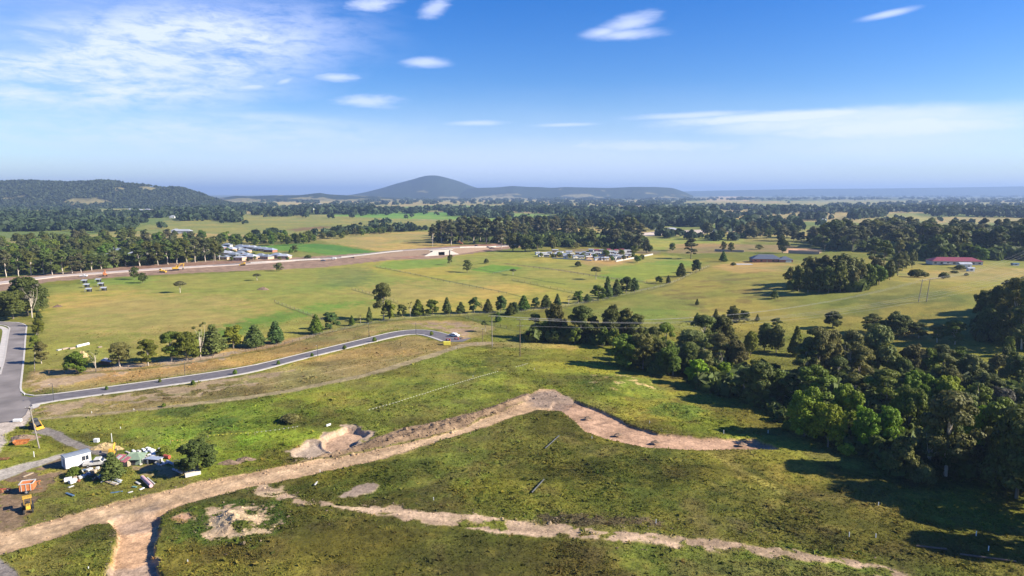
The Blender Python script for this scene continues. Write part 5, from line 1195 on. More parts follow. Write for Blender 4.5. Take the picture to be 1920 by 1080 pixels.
def build_machines():
    excavator(330, 507, .5, YEL, 'yellow excavator with raised boom on the highway works', 1.25); dozer(304, 511, .2, YEL, 'yellow bulldozer beside the excavator on the highway works')
    excavator(197, 518, 2.2, ORA, 'orange excavator on the highway works near the gum trunks', 1.0); dozer(456, 498, 3.3, YEL, 'yellow bulldozer on the highway works before the estate')
    car(157, 519, .1, WHITE, 'white ute parked on the highway works', kind='ute', name='ute'); car(606, 491, .12, mat('dark blue paint', (.04, .06, .10), .3, .05, 1), 'dark car driving on the highway past the estate', lift=.6)
    car(625, 488, 3.2, WHITE, 'white van on the highway past the dark car', kind='van', name='van', lift=.6); car(893, 464, .1, DKST, 'dark car on the highway beside the gum wood', lift=1.2)
    excavator(865, 460, 2.8, ORA, 'small orange excavator on the highway beyond the underpass', .9, lift=1.)
    car(852, 631, -.5, WHITE, 'white and blue car parked at the end of the new asphalt road')
    car(181, 873, .3, OFFW, 'white ute parked behind the site hut amid junk', kind='ute', name='ute')
    # compact loader at the foot of the leaning pole
    g = G(67, 803); t = thing('loader', 'black and yellow compact loader parked beside the leaning pole', 'loader', g, -.45)
    for y in (-.85, .85): MB().prism([(-1.5, .4), (-1.2, .05), (1.2, .05), (1.5, .4), (1.1, .85), (-1.1, .85)], y-.25, y+.25).build('track', RUBBER, t)
    MB().box((-.3, 0, 1.3), (2.4, 1.3, .9)).build('body', DKST, t, bevel=.06); c = MB().box((-.1, 0, 2.0), (1.3, 1.2, 1.2), taper=.88).build('cab', DKST, t, bevel=.05)
    MB().box((.56, 0, 2.0), (.05, .9, .8)).build('window', GLASS, c); MB().box((-1.55, 0, 1.35), (.35, 1.4, .8)).build('counterweight', YEL, t, bevel=.05)
    for y in (-.75, .75): MB().tube([(-1.1, y, 1.8), (.6, y, 1.9), (1.7, y, .7)], .11, 6).build('lift_arm', YEL, t)
    MB().prism([(1.6, .15), (2.3, .12), (2.2, .22), (1.8, .35), (1.8, .7), (1.62, .68)], -.95, .95).build('bucket', YEL, t)
    # old yellow tractor
    g = G(53, 958); t = thing('tractor', 'old yellow tractor with a canopy standing on bare grass', 'tractor', g, -.9)
    MB().box((.75, 0, 1.15), (1.5, .75, .7)).build('bonnet', YEL, t, bevel=.06); MB().box((-.55, 0, .95), (1.5, .8, .6)).build('body', YEL, t, bevel=.05); MB().box((-.6, 0, 1.45), (.5, .5, .4)).build('seat', RUBBER, t, bevel=.06)
    for x in (-1.2, .0):
        for y in (-.55, .55): MB().tube([(x, y, 1.2), (x, y, 2.55)], .05, 6).build('canopy_post', YEL, t)
    MB().box((-.6, 0, 2.6), (1.7, 1.5, .1)).build('canopy', YEL, t, bevel=.03); MB().tube([(1., .2, 1.5), (1., .2, 2.2)], .05, 6).build('exhaust', DKST, t)
    for y in (-.75, .75): wheel(t, -.75, y, .78, .42, rim=YEL); wheel(t, 1.25, y*.9, .42, .24, rim=YEL)
    # orange and white cage trailer
    g = G(53, 923); t = thing('tipping_trailer', 'orange tipping trailer with a white top rail on the bare yard', 'trailer', g, .35)
    MB().box((0, 0, .75), (2.3, 2.0, .14)).build('floor', RUST, t)
    for y, nm in ((-1., 'side_panel'), (1., 'side_panel')): MB().box((0, y, 1.45), (2.3, .07, 1.3)).build(nm, ORAD, t)
    for x in (-1.15, 1.15): MB().box((x, 0, 1.45), (.07, 1.9, 1.3)).build('end_panel', ORAD, t)
    for y in (-1.02, 1.02): MB().box((0, y, 2.18), (2.5, .16, .14)).build('top_rail', OFFW, t)
    for x in (-1.18, 1.18): MB().box((x, 0, 2.18), (.16, 1.9, .14)).build('top_rail', OFFW, t)
    for x in (-.8, 0, .8): MB().box((x, -1.07, 1.4), (.1, .08, 1.4)).build('stake', OFFW, t)
    for y in (-.9, .9): wheel(t, 0, y, .42, .24)
    MB().tube([(1.1, 0, .6), (2.5, 0, .5)], .07, 6).build('drawbar', RUST, t)
    g = G(66, 908); t = thing('farm_implement', 'rusty orange farm implement lying behind the tipping trailer', 'implement', g, .5)
    MB().tube([(-1, 0, .5), (1, 0, .6)], .1, 6).build('beam', ORAD, t)
    for x in (-.8, -.2, .4, .9): MB().tube([(x, 0, .5), (x-.2, -.5, .3), (x, -.7, 0)], .05, 5).build('tine', ORAD, t)
    g = G(4, 923); t = thing('plough', 'red plough parked at the frame edge beside the yard', 'implement', g, .2)
    MB().tube([(-1, 0, .7), (1.6, 0, .6)], .12, 6).build('beam', REDP, t); wheel(t, 1.1, 0, .4, .2)
    for x in (-.7, 0): MB().prism([(x-.2, 0), (x+.3, .1), (x+.1, .7), (x-.1, .6)], -.4, .1).build('share', RUST, t)
    # skip bin with spoil behind
    g = G(41, 832); t = thing('skip_bin', 'orange skip bin lying in the grass below the loader', 'skip', g, .32)
    m = MB(); m.prism([(-1.7, .9), (-1.1, 0), (1.1, 0), (1.7, .9), (1.6, .9), (1.05, .1), (-1.05, .1), (-1.6, .9)], -.7, .7).build('trough', ORA, t)
    for y in (-.72, .72): MB().prism([(-1.7, .9), (-1.1, 0), (1.1, 0), (1.7, .9)], y-.03, y+.03).build('side_panel', ORA, t)
    for x in (-1.0, 1.0): MB().tube([(x, -.8, .5), (x, -.95, .5)], .08, 6).build('lifting_lug', DKST, t)
    heap(44, 823, 2.6, 1.1, SOIL, 'dark soil heap behind the orange skip bin', 'soil_heap')
    g = G(4, 864); t = thing('harrow', 'rusty harrow lying in the grass at the frame edge', 'implement', g, .1)
    MB().box((0, 0, .35), (2.4, .2, .16)).build('beam', RUST, t); MB().box((0, .8, .35), (2.4, .2, .16)).build('beam', RUST, t)
    for x in (-1, 0, 1): MB().box((x, .4, .3), (.14, 1., .14)).build('cross_bar', RUST, t)
    excavator(210, 855, 1.9, YEL, 'little yellow excavator with upright arm behind the faded red shed', .55)

def heap(px, py, r, h, m, label, name, cat='heap', asp=1.5):
    g = G(px, py); n, k = 22, 9; V = [(0, 0, h)]; f = []
    for i in range(1, k+1):
        t = i/k
        for j in range(n):
            a = 2*math.pi*j/n; q = r*t*(1+.18*math.sin(3*a+px)+random.uniform(-.1, .1)); V.append((q*math.cos(a)*asp, q*math.sin(a), h*(1-t)**.8*(1+random.uniform(-.2, .2))-.15*t))
    f = [(0, 1+j, 1+(j+1) % n) for j in range(n)]+[(1+(i-1)*n+j, 1+i*n+j, 1+i*n+(j+1) % n, 1+(i-1)*n+(j+1) % n) for i in range(1, k) for j in range(n)]
    o = MB().add(V, f).build(name, m, smooth_=False); o.location = g; return tag(o, label, cat)

# ------------------------------------------------------------------ the yard
def bar(name, p0, p1, w, h, m, label, cat, z=.0, group=None, round_=False, lift=0.):
    """a beam, sheet or pipe lying between two ground points"""
    A, B = G(*p0), G(*p1); d = B-A; L = max(d.length, .2); mb = MB()
    if round_: mb.tube([(-L/2, 0, h/2), (L/2, 0, h/2)], h/2, 12)
    else: mb.box((0, 0, h/2), (L, w, h))
    o = mb.build(name, m, bevel=0 if round_ else min(.03, h*.2)); o.location = (A+B)/2+Vector((0, 0, z)); o.rotation_euler = (random.uniform(-.05, .05), lift, math.atan2(d.y, d.x)); return tag(o, label, cat, group)

def build_yard():
    a, b = G(124, 882), G(172, 869); yaw = math.atan2(b.y-a.y, b.x-a.x); L = (b-a).length; W = 2.8; n = Vector((-math.sin(yaw), math.cos(yaw), 0)); c = (a+b)/2+n*W/2
    t = thing('site_hut', 'white portable site hut with a grey curved roof and one window', 'hut', (c.x, c.y, c.z-.05), yaw)
    MB().box((0, 0, 1.55), (L, W, 2.5)).build('wall', WHITE, t, bevel=.03)
    pr = [(-W/2-.08, 2.8), (-W/2-.08, 2.86), (-W*.3, 3.02), (0, 3.1), (W*.3, 3.02), (W/2+.08, 2.86), (W/2+.08, 2.8)]
    mb = MB(); k = len(pr); vs = [(-L/2-.1, y, z) for y, z in pr]+[(L/2+.1, y, z) for y, z in pr]
    mb.add(vs, [tuple(range(k)), tuple(range(2*k-1, k-1, -1))]+[(i, i+k, (i+1) % k+k, (i+1) % k) for i in range(k)]); mb.build('roof', ROOFG, t)
    w = MB().box((L*.27, -W/2-.03, 1.75), (1.3, .08, 1.0)).build('window', GLASS, t); MB().box((L*.27, -W/2-.09, 1.75), (.08, .05, 1.0)).build('mullion', WHITE, w)
    MB().box((-L/2-.03, -.3, 1.3), (.07, .85, 2.)).build('door', GREYB, t)
    for x in (-L*.4, 0, L*.4):
        for y in (-W*.35, W*.35): MB().box((x, y, .15), (.3, .3, .32)).build('footing', CONC, t)
    g = G(247, 873); t = thing('garden_shed', 'dull green shed with a low pitched roof in the yard', 'shed', g, .15)
    MB().box((0, 1.6, .75), (3.4, 3.0, 1.5)).build('wall', mat('dull green sheet', (.20, .26, .20), .6, .15, 2), t); mb = MB(); mb.add([(-2.1, -.4, 1.5), (2.1, -.4, 1.4), (2.2, 3.5, 1.5), (-1.9, 3.5, 1.5), (-.5, 1.5, 2.6), (.6, 1.7, 2.5)], [(3, 2, 1, 0), (0, 1, 5, 4), (1, 2, 5), (2, 3, 4, 5), (3, 0, 4)]); mb.build('roof', ROOFGR, t)
    MB().box((.3, .07, .7), (.9, .06, 1.3)).build('door', DKST, t)
    g = G(228, 873); t = thing('red_shed', 'sagging shed with faded red roof sheets beside the green shed', 'shed', g, -.45)
    MB().box((0, 1.1, .65), (3.8, 2.0, 1.3)).build('wall', TIMB, t); MB().box((0, .2, 1.65), (4.2, 1.7, .08), roll=.42).build('roof_sheet', PINKR, t); MB().box((-.4, 1.75, 1.62), (3.4, 1.7, .08), roll=-.42).build('roof_sheet', PINKR, t); MB().box((-.9, .1, 1.75), (1., 1.3, .06), roll=.42).build('roof_panel', OFFW, t)
    B = lambda *a, **k: bar(*a, **k)
    B('roof_sheet', (277,866), (302,868), 2.0, .08, GREYB, 'blue grey roof sheet propped in the middle of the yard', 'sheet metal', z=1.0)
    t = thing('sheet_rack', 'dark low frame standing under the propped roof sheet', 'rack', G(289, 869), .1); MB().box((0, .5, .5), (2.6, .1, 1.)).build('back_panel', DKST, t)
    for x in (-1.2, 1.2): MB().box((x, -.3, .5), (.1, .1, 1.)).build('leg', STEEL, t)
    t = thing('picture_frame_crate', 'square white crate with an open face painted dark beside the green shed', 'crate', G(271, 869), .1)
    MB().box((0, .3, .5), (1.0, .6, 1.0)).build('box', OFFW, t, bevel=.03); MB().box((0, -.02, .5), (.7, .06, .65)).build('painted_opening', HOLE, t)  # dark panel on a solid box, painting the shade of a hollow inside
    B('steel_pipe', (313,867), (328,874), .6, .6, GREYB, 'blue grey pipe lying against the round hoop', 'pipe', round_=True); B('steel_pipe', (300,874), (316,869), .45, .45, GREYB, 'shorter blue grey pipe crossing the longer one', 'pipe', round_=True); B('steel_pipe', (325,882), (341,888), .6, .6, GREYB, 'blue grey pipe lying by itself beneath the dark tree', 'pipe', round_=True)
    g = G(332, 876); t = thing('pipe_hoop', 'round metal hoop standing upright beside the pipes', 'hoop', g, .3); mb = MB(); mb.tube([(.8*math.cos(x*.3), 0, .85+.8*math.sin(x*.3)) for x in range(22)], .06, 6, cap=False); mb.build('ring', STEEL, t); MB().box((0, 0, .06), (.8, .5, .12)).build('foot', DKST, t)
    B('plastic_drum', (308,858), (318,860), .8, .8, REDP, 'red drum lying behind the blue grey pipes', 'drum', round_=True)
    B('concrete_beam', (347,895), (376,888), .9, .75, mat('cream concrete', (.62, .57, .48), .8, .1, 2), 'long cream beam lying at the edge of the dirt road', 'beam')
    B('steel_bar', (346,887), (372,881), .25, .2, OFFW, 'thin white bar lying behind the cream beam', 'bar'); B('steel_bar', (352,884), (368,878), .2, .2, DKST, 'thin dark bar beside the thin white bar', 'bar')
    B('rolled_sheet', (267,898), (284,914), 1.1, .8, mat('pink sheet', (.55, .36, .38), .6, .15, 2), 'rolled pink sheet lying near the dirt road', 'roll', round_=True); B('timber_board', (276,896), (290,908), .25, .15, OFFW, 'white board beside the rolled pink sheet', 'board')
    for i, (p0, p1, m, lab) in enumerate([((198,903),(218,910),TIMB,'long brown board in the pile before the dark conifer'),((202,902),(222,908),OFFW,'pale board on the pile before the dark conifer'),((211,899),(226,905),GREYB,'blue board on the pile before the dark conifer'),((214,897),(228,902),WHITE,'white board at the back of the pile before the conifer'),((190,905),(195,900),OFFW,'short cream board apart from the pile'),((262,919),(270,915),WHITE,'short white board beside the dirt road bank'),((240,925),(249,922),OFFW,'flat white panel in the grass above the dirt road'),((128,915),(138,911),OFFW,'pale plank lying below the junk by the hut'),((43,895),(62,887),TIMB,'lone plank lying on the bare yard'),((216,881),(225,874),OFFW,'pale plank leaning through the dark conifer'),((248,913),(256,914),GREENP,'small teal sheet in the grass'),((207,925),(230,922),BLUEP,'coiled blue hose in the grass'),((124,925),(138,930),BLUEP,'dark blue tarpaulin scrap in the grass'),((255,904),(262,908),OFFW,'small white scrap beside the pink roll')]):
        B('board', p0, p1, .45, .16, m, lab, 'board')
    J = [(128,902,WHITE),(133,898,OFFW),(137,905,WHITE),(141,899,TIMB),(148,903,RUST),(153,897,OFFW),(146,893,WHITE),(158,893,GREYB),(165,890,GREYB),(150,888,OFFW),(172,894,DKST),(168,884,OFFW),(176,886,TIMB),(183,880,OFFW),(160,884,BLUEP),(187,896,GREYB),(178,900,DKST)]
    for i, (px, py, m) in enumerate(J):
        g = G(px, py); s = random.uniform(.5, 1.1); o = MB().box((0, 0, s*.35), (s*1.3, s*.8, s*.7), roll=random.uniform(-.2, .2)).build('scrap_piece', m, bevel=.06); o.location = g; o.rotation_euler = (0, random.uniform(-.1, .1), random.uniform(0, 3)); tag(o, f'boxy scrap piece in the junk under the site hut, {nth(i+1)} from the bare yard', 'scrap', 'scrap pieces under the site hut')
    K = [((249,845),(253,848)),((258,846),(263,848)),((270,848),(275,849)),((278,846),(286,848)),((284,843),(290,846)),((257,853),(262,859)),((264,854),(270,858)),((271,857),(277,862)),((277,855),(300,854)),((278,860),(290,866)),((285,857),(296,863)),((262,864),(268,868)),((291,868),(299,873)),((298,843),(304,846)),((236,848),(243,851)),((248,850),(252,852)),((267,843),(271,845)),((275,841),(281,843)),((284,848),(289,851)),((293,849),(297,852)),((265,857),(268,861)),((281,852),(288,855)),((268,852),(272,854)),((294,859),(303,863)),((259,869),(265,872)),((303,866),(308,870))]
    for i, (p0, p1) in enumerate(K):
        B('scrap_block', p0, p1, random.uniform(.4, .7), random.uniform(.25, .5), rc((WHITE, OFFW, OFFW, GREYB, CONC)), f'pale slab of scrap behind the green shed, {nth(i+1)} from the gravel drive', 'scrap', group='pale scrap slabs behind the green shed')
    heap(197, 838, 2.2, 1.0, STRAW, 'straw coloured timber heap behind the site hut', 'timber_heap'); heap(222, 842, 1.1, .6, STRAW, 'smaller straw coloured heap behind the red shed', 'timber_heap')
    g = G(33, 791); t = thing('roadside_tank', 'white plastic block standing at the dusty road junction', 'block', g, .12); MB().box((0, 0, .45), (2., .8, .7)).build('body', WHITE, t, bevel=.08); MB().box((0, 0, .06), (1.7, .6, .14)).build('skid', DKST, t)
    g = G(181, 829); o = MB().box((0, 0, .45), (1.1, .8, .9)).build('white_crate', WHITE, bevel=.04); o.location = g; tag(o, 'white box standing in the grass above the timber heap', 'box')
    heap(430, 868, 1.3, .8, SOIL, 'clodded soil heap beside the dirt road past the dark tree', 'soil_heap', asp=2.2); heap(460, 862, 1.2, .7, SOIL, 'second clodded soil heap beside the green mound', 'soil_heap', asp=2.)
    # hay wraps, planks
    for i in range(7):
        px = 146+i*3.1; py = 651.5-i*.75; g = G(px, py); o = MB().tube([(-.45, 0, .5), (.45, 0, .5)], .5, 12).build('wrapped_bale', WHITE); o.location = g; o.rotation_euler = (0, 0, 1.2); tag(o, f'white wrapped bale in the row beside the planks, {nth(i+1)} from the planks', 'bale', 'white wrapped bales')
    B('timber_stack', (107,658), (114,656), .9, .4, OFFW, 'short grey stack of planks at the start of the plank line', 'planks'); B('timber_stack', (116,656), (128,653.5), 1.2, .5, TIMB, 'longer grey stack of planks before the white bales', 'planks'); B('timber_stack', (130,655), (140,653), 1.2, .5, TIMB, 'grey stack of planks touching the white bales', 'planks'); B('timber_stack', (184,652), (191,651), 1.2, .4, TIMB, 'grey plank stack apart past the white bales', 'planks')
    heap(154, 668, 2.4, 2.0, STRAW, 'tall straw coloured mound behind the squat bushy tree', 'straw_mound', asp=1.1)
    # road end
    for px, py, lab in ((840,639,'red and white water barrier at the road end, the near one'),(856,637,'red and white water barrier at the road end beside the car')):
        g = G(px, py); t = thing('water_barrier', lab, 'barrier', g, -.15, 'water barriers at the road end')
        MB().prism([(-1., 0), (-1., .25), (-.8, .9), (.8, .9), (1., .25), (1., 0)], -.25, .25).build('body', REDP, t); MB().box((0, -.28, .55), (.8, .06, .4)).build('white_panel', WHITE, t)
    g = G(838, 647); t = thing('skip_bin', 'yellow skip bin on the grass below the road end', 'skip', g, .1); MB().box((0, 0, .75), (2.6, 1.5, 1.3), taper=1.08).build('trough', YELP, t, bevel=.04); MB().box((0, 0, 1.43), (2.7, 1.55, .07)).build('lid', YELP, t)
    for x in (-1, 1): MB().box((x, -.5, .05), (.3, .3, .12)).build('foot', DKST, t)
    heap(868, 635, 1.5, .6, SOIL, 'dark soil heap past the water barriers', 'soil_heap'); heap(494, 543, 2.6, 1.7, SOIL, 'dark stump heap in the middle of the straw paddock', 'stump_heap')
    heap(108, 575, 2.6, 1.1, mat('brown burnt heap', (.13, .085, .06), .9, .2, 2), 'brown burnt heap in the paddock near the old trees', 'burnt_heap', asp=.9)
    for i, (px, py) in enumerate([(1102,783),(1159,814),(1229,828),(1391,832)]): heap(px, py, .75, .4, SOIL, f'small dark clod on the bare dirt pad, {nth(i+1)} from the track hub', 'dirt_clod')
    # logs and small posts
    B('log', (1022,842), (1048,819), .3, .26, mat('grey log', (.085, .09, .092), .95, .2, 2, spec=.05), 'grey log lying in the grass below the track hub', 'log', round_=True, z=.1); B('log', (997,926), (1020,900), .3, .26, mat('grey log', (.09, .09, .09)), 'grey log lying farther down the slope', 'log', round_=True, z=.1)
    B('log', (1718,1026), (1775,1033), .4, .3, TIMBD, 'dark fallen log with a pale end on the shaded slope', 'log', round_=True, z=.15); B('log', (1800,1042), (1905,1056), .4, .3, TIMBD, 'long dark fallen log at the bottom of the shaded slope', 'log', round_=True, z=.15)
    B('timber_board', (590,912), (595,906), .3, .2, OFFW, 'short pale post leaning in the grass beside the dirt road', 'post', z=.2); B('timber_board', (612,800), (620,797), .3, .5, WHITE, 'white marker board above the excavation', 'board')
    PG = [(210,829,812,'thin white peg behind the timber heap'),(64,873-16,846,'white post standing in the grass by the gravel path'),(352,1056,1049,'white peg in the grass below the sand mound'),(166,1068,1062,'white peg in the bottom corner grass'),(813,938,932,'white peg above the lower track'),(1110,823,817,'white peg on the slope below the dirt pad'),(1218,795,789,'white peg above the dirt pad'),(1357,813,806,'white peg beside the end of the dirt pad'),(1230,981,973,'white peg in the dark furrow of the lower slope'),(1647,948,941,'pale peg on the shaded slope'),(1592,1007,997,'white post in the rough grass above the lower track'),(1642,1008,1000,'second white post in the rough grass above the lower track'),(1830,1006,995,'pale post at the edge of the shade'),(1853,1034,1023,'pale post beside the long fallen log'),(172,775,771,'white peg on the thin dirt track'),(251,769,766,'white block on the thin dirt track'),(855,654,650,'white peg at the upper end of the thin track'),(896,646,643,'white post by the upper end of the thin track'),(1002,694,690,'white peg on the grass below the power pole'),(887,707,704,'white peg beside the flag line'),(46,741,737,'white drain box at the kerb corner'),(226,804,800,'white peg in the green slope'),(600,885,880,'white peg below the dirt road'),(1440,812,806,'white peg near the lime green trees')]
    for px, b_, t_, lab in PG:
        g = G(px, b_); _, _, d = proj(g.x, g.y, g.z); h = max(.45, (b_-t_)/F*d); mb = MB().box((0, 0, h/2), (.11, .11, h)); o = mb.build('survey_peg', WHITE); o.location = g; tag(o, lab, 'peg', 'white survey pegs')

# ------------------------------------------------------------------ poles, wires, fences
def at_depth(px, py, ref):
    a, b, c = ray(px, py); t = ref.y/b; return Vector((a*t, ref.y, CH+c*t))
def pole(px, base, tx, top, r, m, label, arms=((.3, 1.2),), name='power_pole', cat='pole', ins=True):
    g = G(px, base); T = at_depth(tx, top, g); v = T-g; t = thing(name, label, cat, g)
    MB().tube([(0, 0, -.5), v*.5, v], [r, r*.85, r*.7], 9).build('shaft', m, t)
    for dz, hw in arms:
        c = v*(1-dz/v.length); o = MB().box(c+Vector((0, -r-.06, 0)), (hw*2, .12, .14)).build('crossarm', TIMBD, t)
        for x in (-hw*.9, 0, hw*.9): MB().tube([c+Vector((x, -r-.06, .08)), c+Vector((x, -r-.06, .3))], .06, 6).build('insulator', OFFW, o)
    return g, T
def wire(A, B, sag, label, r=.022):
    pts = [A.lerp(B, t/28)-Vector((0, 0, sag*4*(t/28)*(1-t/28))) for t in range(29)]
    o = MB().tube(pts, r, 4).build('power_line', WIRE); tag(o, label, 'wire', 'overhead power lines'); return o
def lamp(px, base, top, label):
    g = G(px, base); T = at_depth(px, top, g); h = (T-g).z; t = thing('street_lamp', label, 'street lamp', g)
    MB().tube([(0, 0, 0), (0, 0, h)], [.10, .06], 8).build('pole', DKST, t); MB().tube([(0, 0, h-.05), (0, -.5, h+.12), (0, -1.1, h+.1)], .045, 6).build('arm', DKST, t); MB().box((0, -1.25, h+.08), (.2, .5, .1)).build('lamp_head', STEEL, t, bevel=.02)
def fence(px, label, h=1.2, gap=6., name='wire_fence', m=TIMBD, wires=3):
    q = line_w(px, gap); t = thing(name, label, 'fence', (q[0][0], q[0][1], float(h0(*q[0])))); o0 = np.array(t.location)
    P = np.c_[q, h0(q[:, 0], q[:, 1])]-o0
    first = None
    for p in P[:100]:
        if first is None: first = MB().box((0, 0, h/2), (.14, .14, h+.1)).build('post', m, t); first.location = p
        else: c = first.copy(); COL.objects.link(c); c.parent = t; c.location = p
    for k in range(wires): MB().tube([Vector(p)+Vector((0, 0, h*(k+1)/(wires+.3))) for p in P], .022, 3).build('wire', STEEL, t)
FLAGW = mat('dull flag white', (.42, .41, .36), .7, .1, 2)
def flags(px, label, m=FLAGW, h=.8, gap=.9):
    q = line_w(px, 1.0); Z = h0(q[:, 0], q[:, 1]); o0 = Vector((q[0][0], q[0][1], float(Z[0]))); t = thing('flag_line', label, 'flag line', o0)
    P = [Vector((a, b, z))-o0 for (a, b), z in zip(q, Z)]; mb = MB(); L = [p+Vector((0, 0, h)) for p in P]; mb.tube(L, .012, 3)
    for i in range(len(L)-1):
        c = L[i].lerp(L[i+1], .5); d = (L[i+1]-L[i]).normalized(); mb.add([c-d*.11+Vector((0, 0, .02)), c+d*.11+Vector((0, 0, .02)), c+d*.09-Vector((0, .04, .17)), c-d*.09-Vector((0, .04, .17))], [(0, 1, 2, 3)])
    mb.build('bunting', m, t)
    for i in range(0, len(P), 9): s = MB().box((0, 0, h/2), (.06, .06, h+.1)).build('stake', TIMB, t); s.location = P[i]

def build_poles():
    pole(74, 840, 55, 762, .17, POLEG, 'leaning grey power pole standing in the grass beside the loader', ((.35, 1.),))
    gA, A = pole(975, 668, 975, 598, .16, TIMBD, 'tall dark power pole standing alone in the near paddock', ((.3, 1.3), (2.6, 1.)))
    gB, Bt = pole(923, 650, 922, 592, .17, POLEG, 'tall grey power pole beside the thin track end', ((.3, 1.3),))
    pole(905, 641, 905, 616, .11, TIMBD, 'short dark pole beside the small umbrella tree', ((.25, .5),))
    g1, T1 = pole(1722, 566, 1730, 524, .2, POLEG, 'grey pole of the hillside pair, the one nearer the gum clump', ((.4, 1.6),)); g2, T2 = pole(1737, 566, 1744, 523, .2, POLEG, 'grey pole of the hillside pair, the one nearer the dark wood', ((.4, 1.6),))
    pole(1545, 477, 1547, 459, .14, POLEG, 'grey pole beside the long pinkish wall', ((.3, .9),)); pole(1754, 482, 1755, 467, .14, POLEG, 'grey pole behind the red-roofed house', ((.3, .9),))
    pole(811, 463, 811, 437, .2, BARKP, 'pale pole behind the highway before the gum wood', ((.3, .8),)); pole(868, 462, 868, 446, .15, POLEG, 'pale pole behind the highway by the gum trunks', ((.3, .8),)); pole(400, 494, 400, 480, .12, POLEG, 'thin pole beside the bulldozer on the highway works', ((.2, .6),))
    # the line runs on to a pole out of frame on the rising ground
    E = at_depth(2010, 478, Vector((0, 330, 0)))
    V = lambda x, z: Vector((x, 0, z))
    n = 0
    for i, dx in enumerate((-1.2, 0, 1.2)): wire(Bt+V(dx, .05), T1.lerp(T2, i/2)+V(dx*.3, 0), 8.5, f'{nth(i+1)} upper power line from the grey pole to the hillside pair')
    for i, dx in enumerate((-1.2, 0, 1.2)): wire(A+V(dx, .0), E+V(0, dx*1.2), 12.5, f'{nth(i+1)} lower power line sagging from the dark pole over the grove')
    wire(A+V(0, -2.5), E+V(0, -4), 11., 'lowest power line sagging from the dark pole over the grove')
    for i, dx in enumerate((-1.2, 0, 1.2)): wire(T1.lerp(T2, i/2), at_depth(1990, 430+i*6, Vector((0, 470, 0))), 6., f'{nth(i+1)} power line climbing from the hillside pair past the red roof')
    wire(Bt, A, .8, 'short power line between the grey and the dark pole'); 
    for px, b, t_, lab in ((101,752,719,'dark street lamp near the junction'),(347,703,676,'dark street lamp beside the fence trees'),(596,669,647,'dark street lamp along the middle of the new road'),(692,633,606,'dark street lamp before the top bend'),(780,627,605,'dark street lamp at the top bend of the new road')): lamp(px, b, t_, lab)
    fence([(65,698),(66,660),(69,630),(72,612)], 'wire fence along the asphalt road and leaning trees', gap=5); fence([(92,703),(150,700),(240,692),(330,682),(420,668),(520,650),(600,628)], 'wire fence along the mixed tree row below the paddock', gap=4)
    fence([(600,628),(690,608),(760,597),(900,590),(980,586),(1060,575),(1130,563),(1190,549),(1260,532),(1330,500)], 'wire fence under the long conifer row', gap=7)
    fence([(515,567),(560,584),(605,600)], 'short fence crossing the paddock before the low row end', gap=5, h=1.5); fence([(660,543),(700,553),(745,568)], 'short fence crossing the paddock behind the tall gum', gap=5, h=1.5); fence([(862,592),(905,606),(950,617)], 'short fence slanting below the conifer row', gap=4, h=1.5)
    fence([(705,501),(760,512),(820,526),(950,552)], 'long fence crossing the paddock below the underpass', gap=8, h=1.5); fence([(960,526),(1020,538),(1085,552)], 'fence in the paddock before the conifer group', gap=7, h=1.5); fence([(1000,503),(1060,510),(1130,522),(1230,532)], 'fence in the paddock below the cabin park', gap=7, h=1.5)
    fence([(924,514),(940,511),(957,507)], 'short row of dark posts at the bright green garden patch', gap=2.2, h=1.5, name='post_fence')
    flags([(690,774),(740,760),(800,741),(870,719),(935,700)], 'line of white flags across the near paddock'); flags([(478,816),(520,811),(562,804)], 'short line of white flags left of the excavation'); flags([(320,832),(346,830)], 'little string of orange and white flags above the dark tree', mat('flag orange', (.75, .42, .12), .5, .1, 2)); flags([(390,822),(430,819),(474,816)], 'line of yellow flags on the green slope past the dark tree', YELP); flags([(966,692),(978,689),(990,685)], 'short flag string beyond the power pole')
    for i, (px, b, t_) in enumerate([(200,731,724),(300,717,710),(362,722,713),(441,702,693),(522,684,676),(585,669,662),(646,655,647),(702,641,632),(809,629,621)]):
        tree(PSH[i % 2], px, b, t_, 5, f'staked street sapling along the new road, {nth(i+1)} from the junction', leaf=L_MID, group='street saplings along the new road', name='street_sapling', cat='sapling')
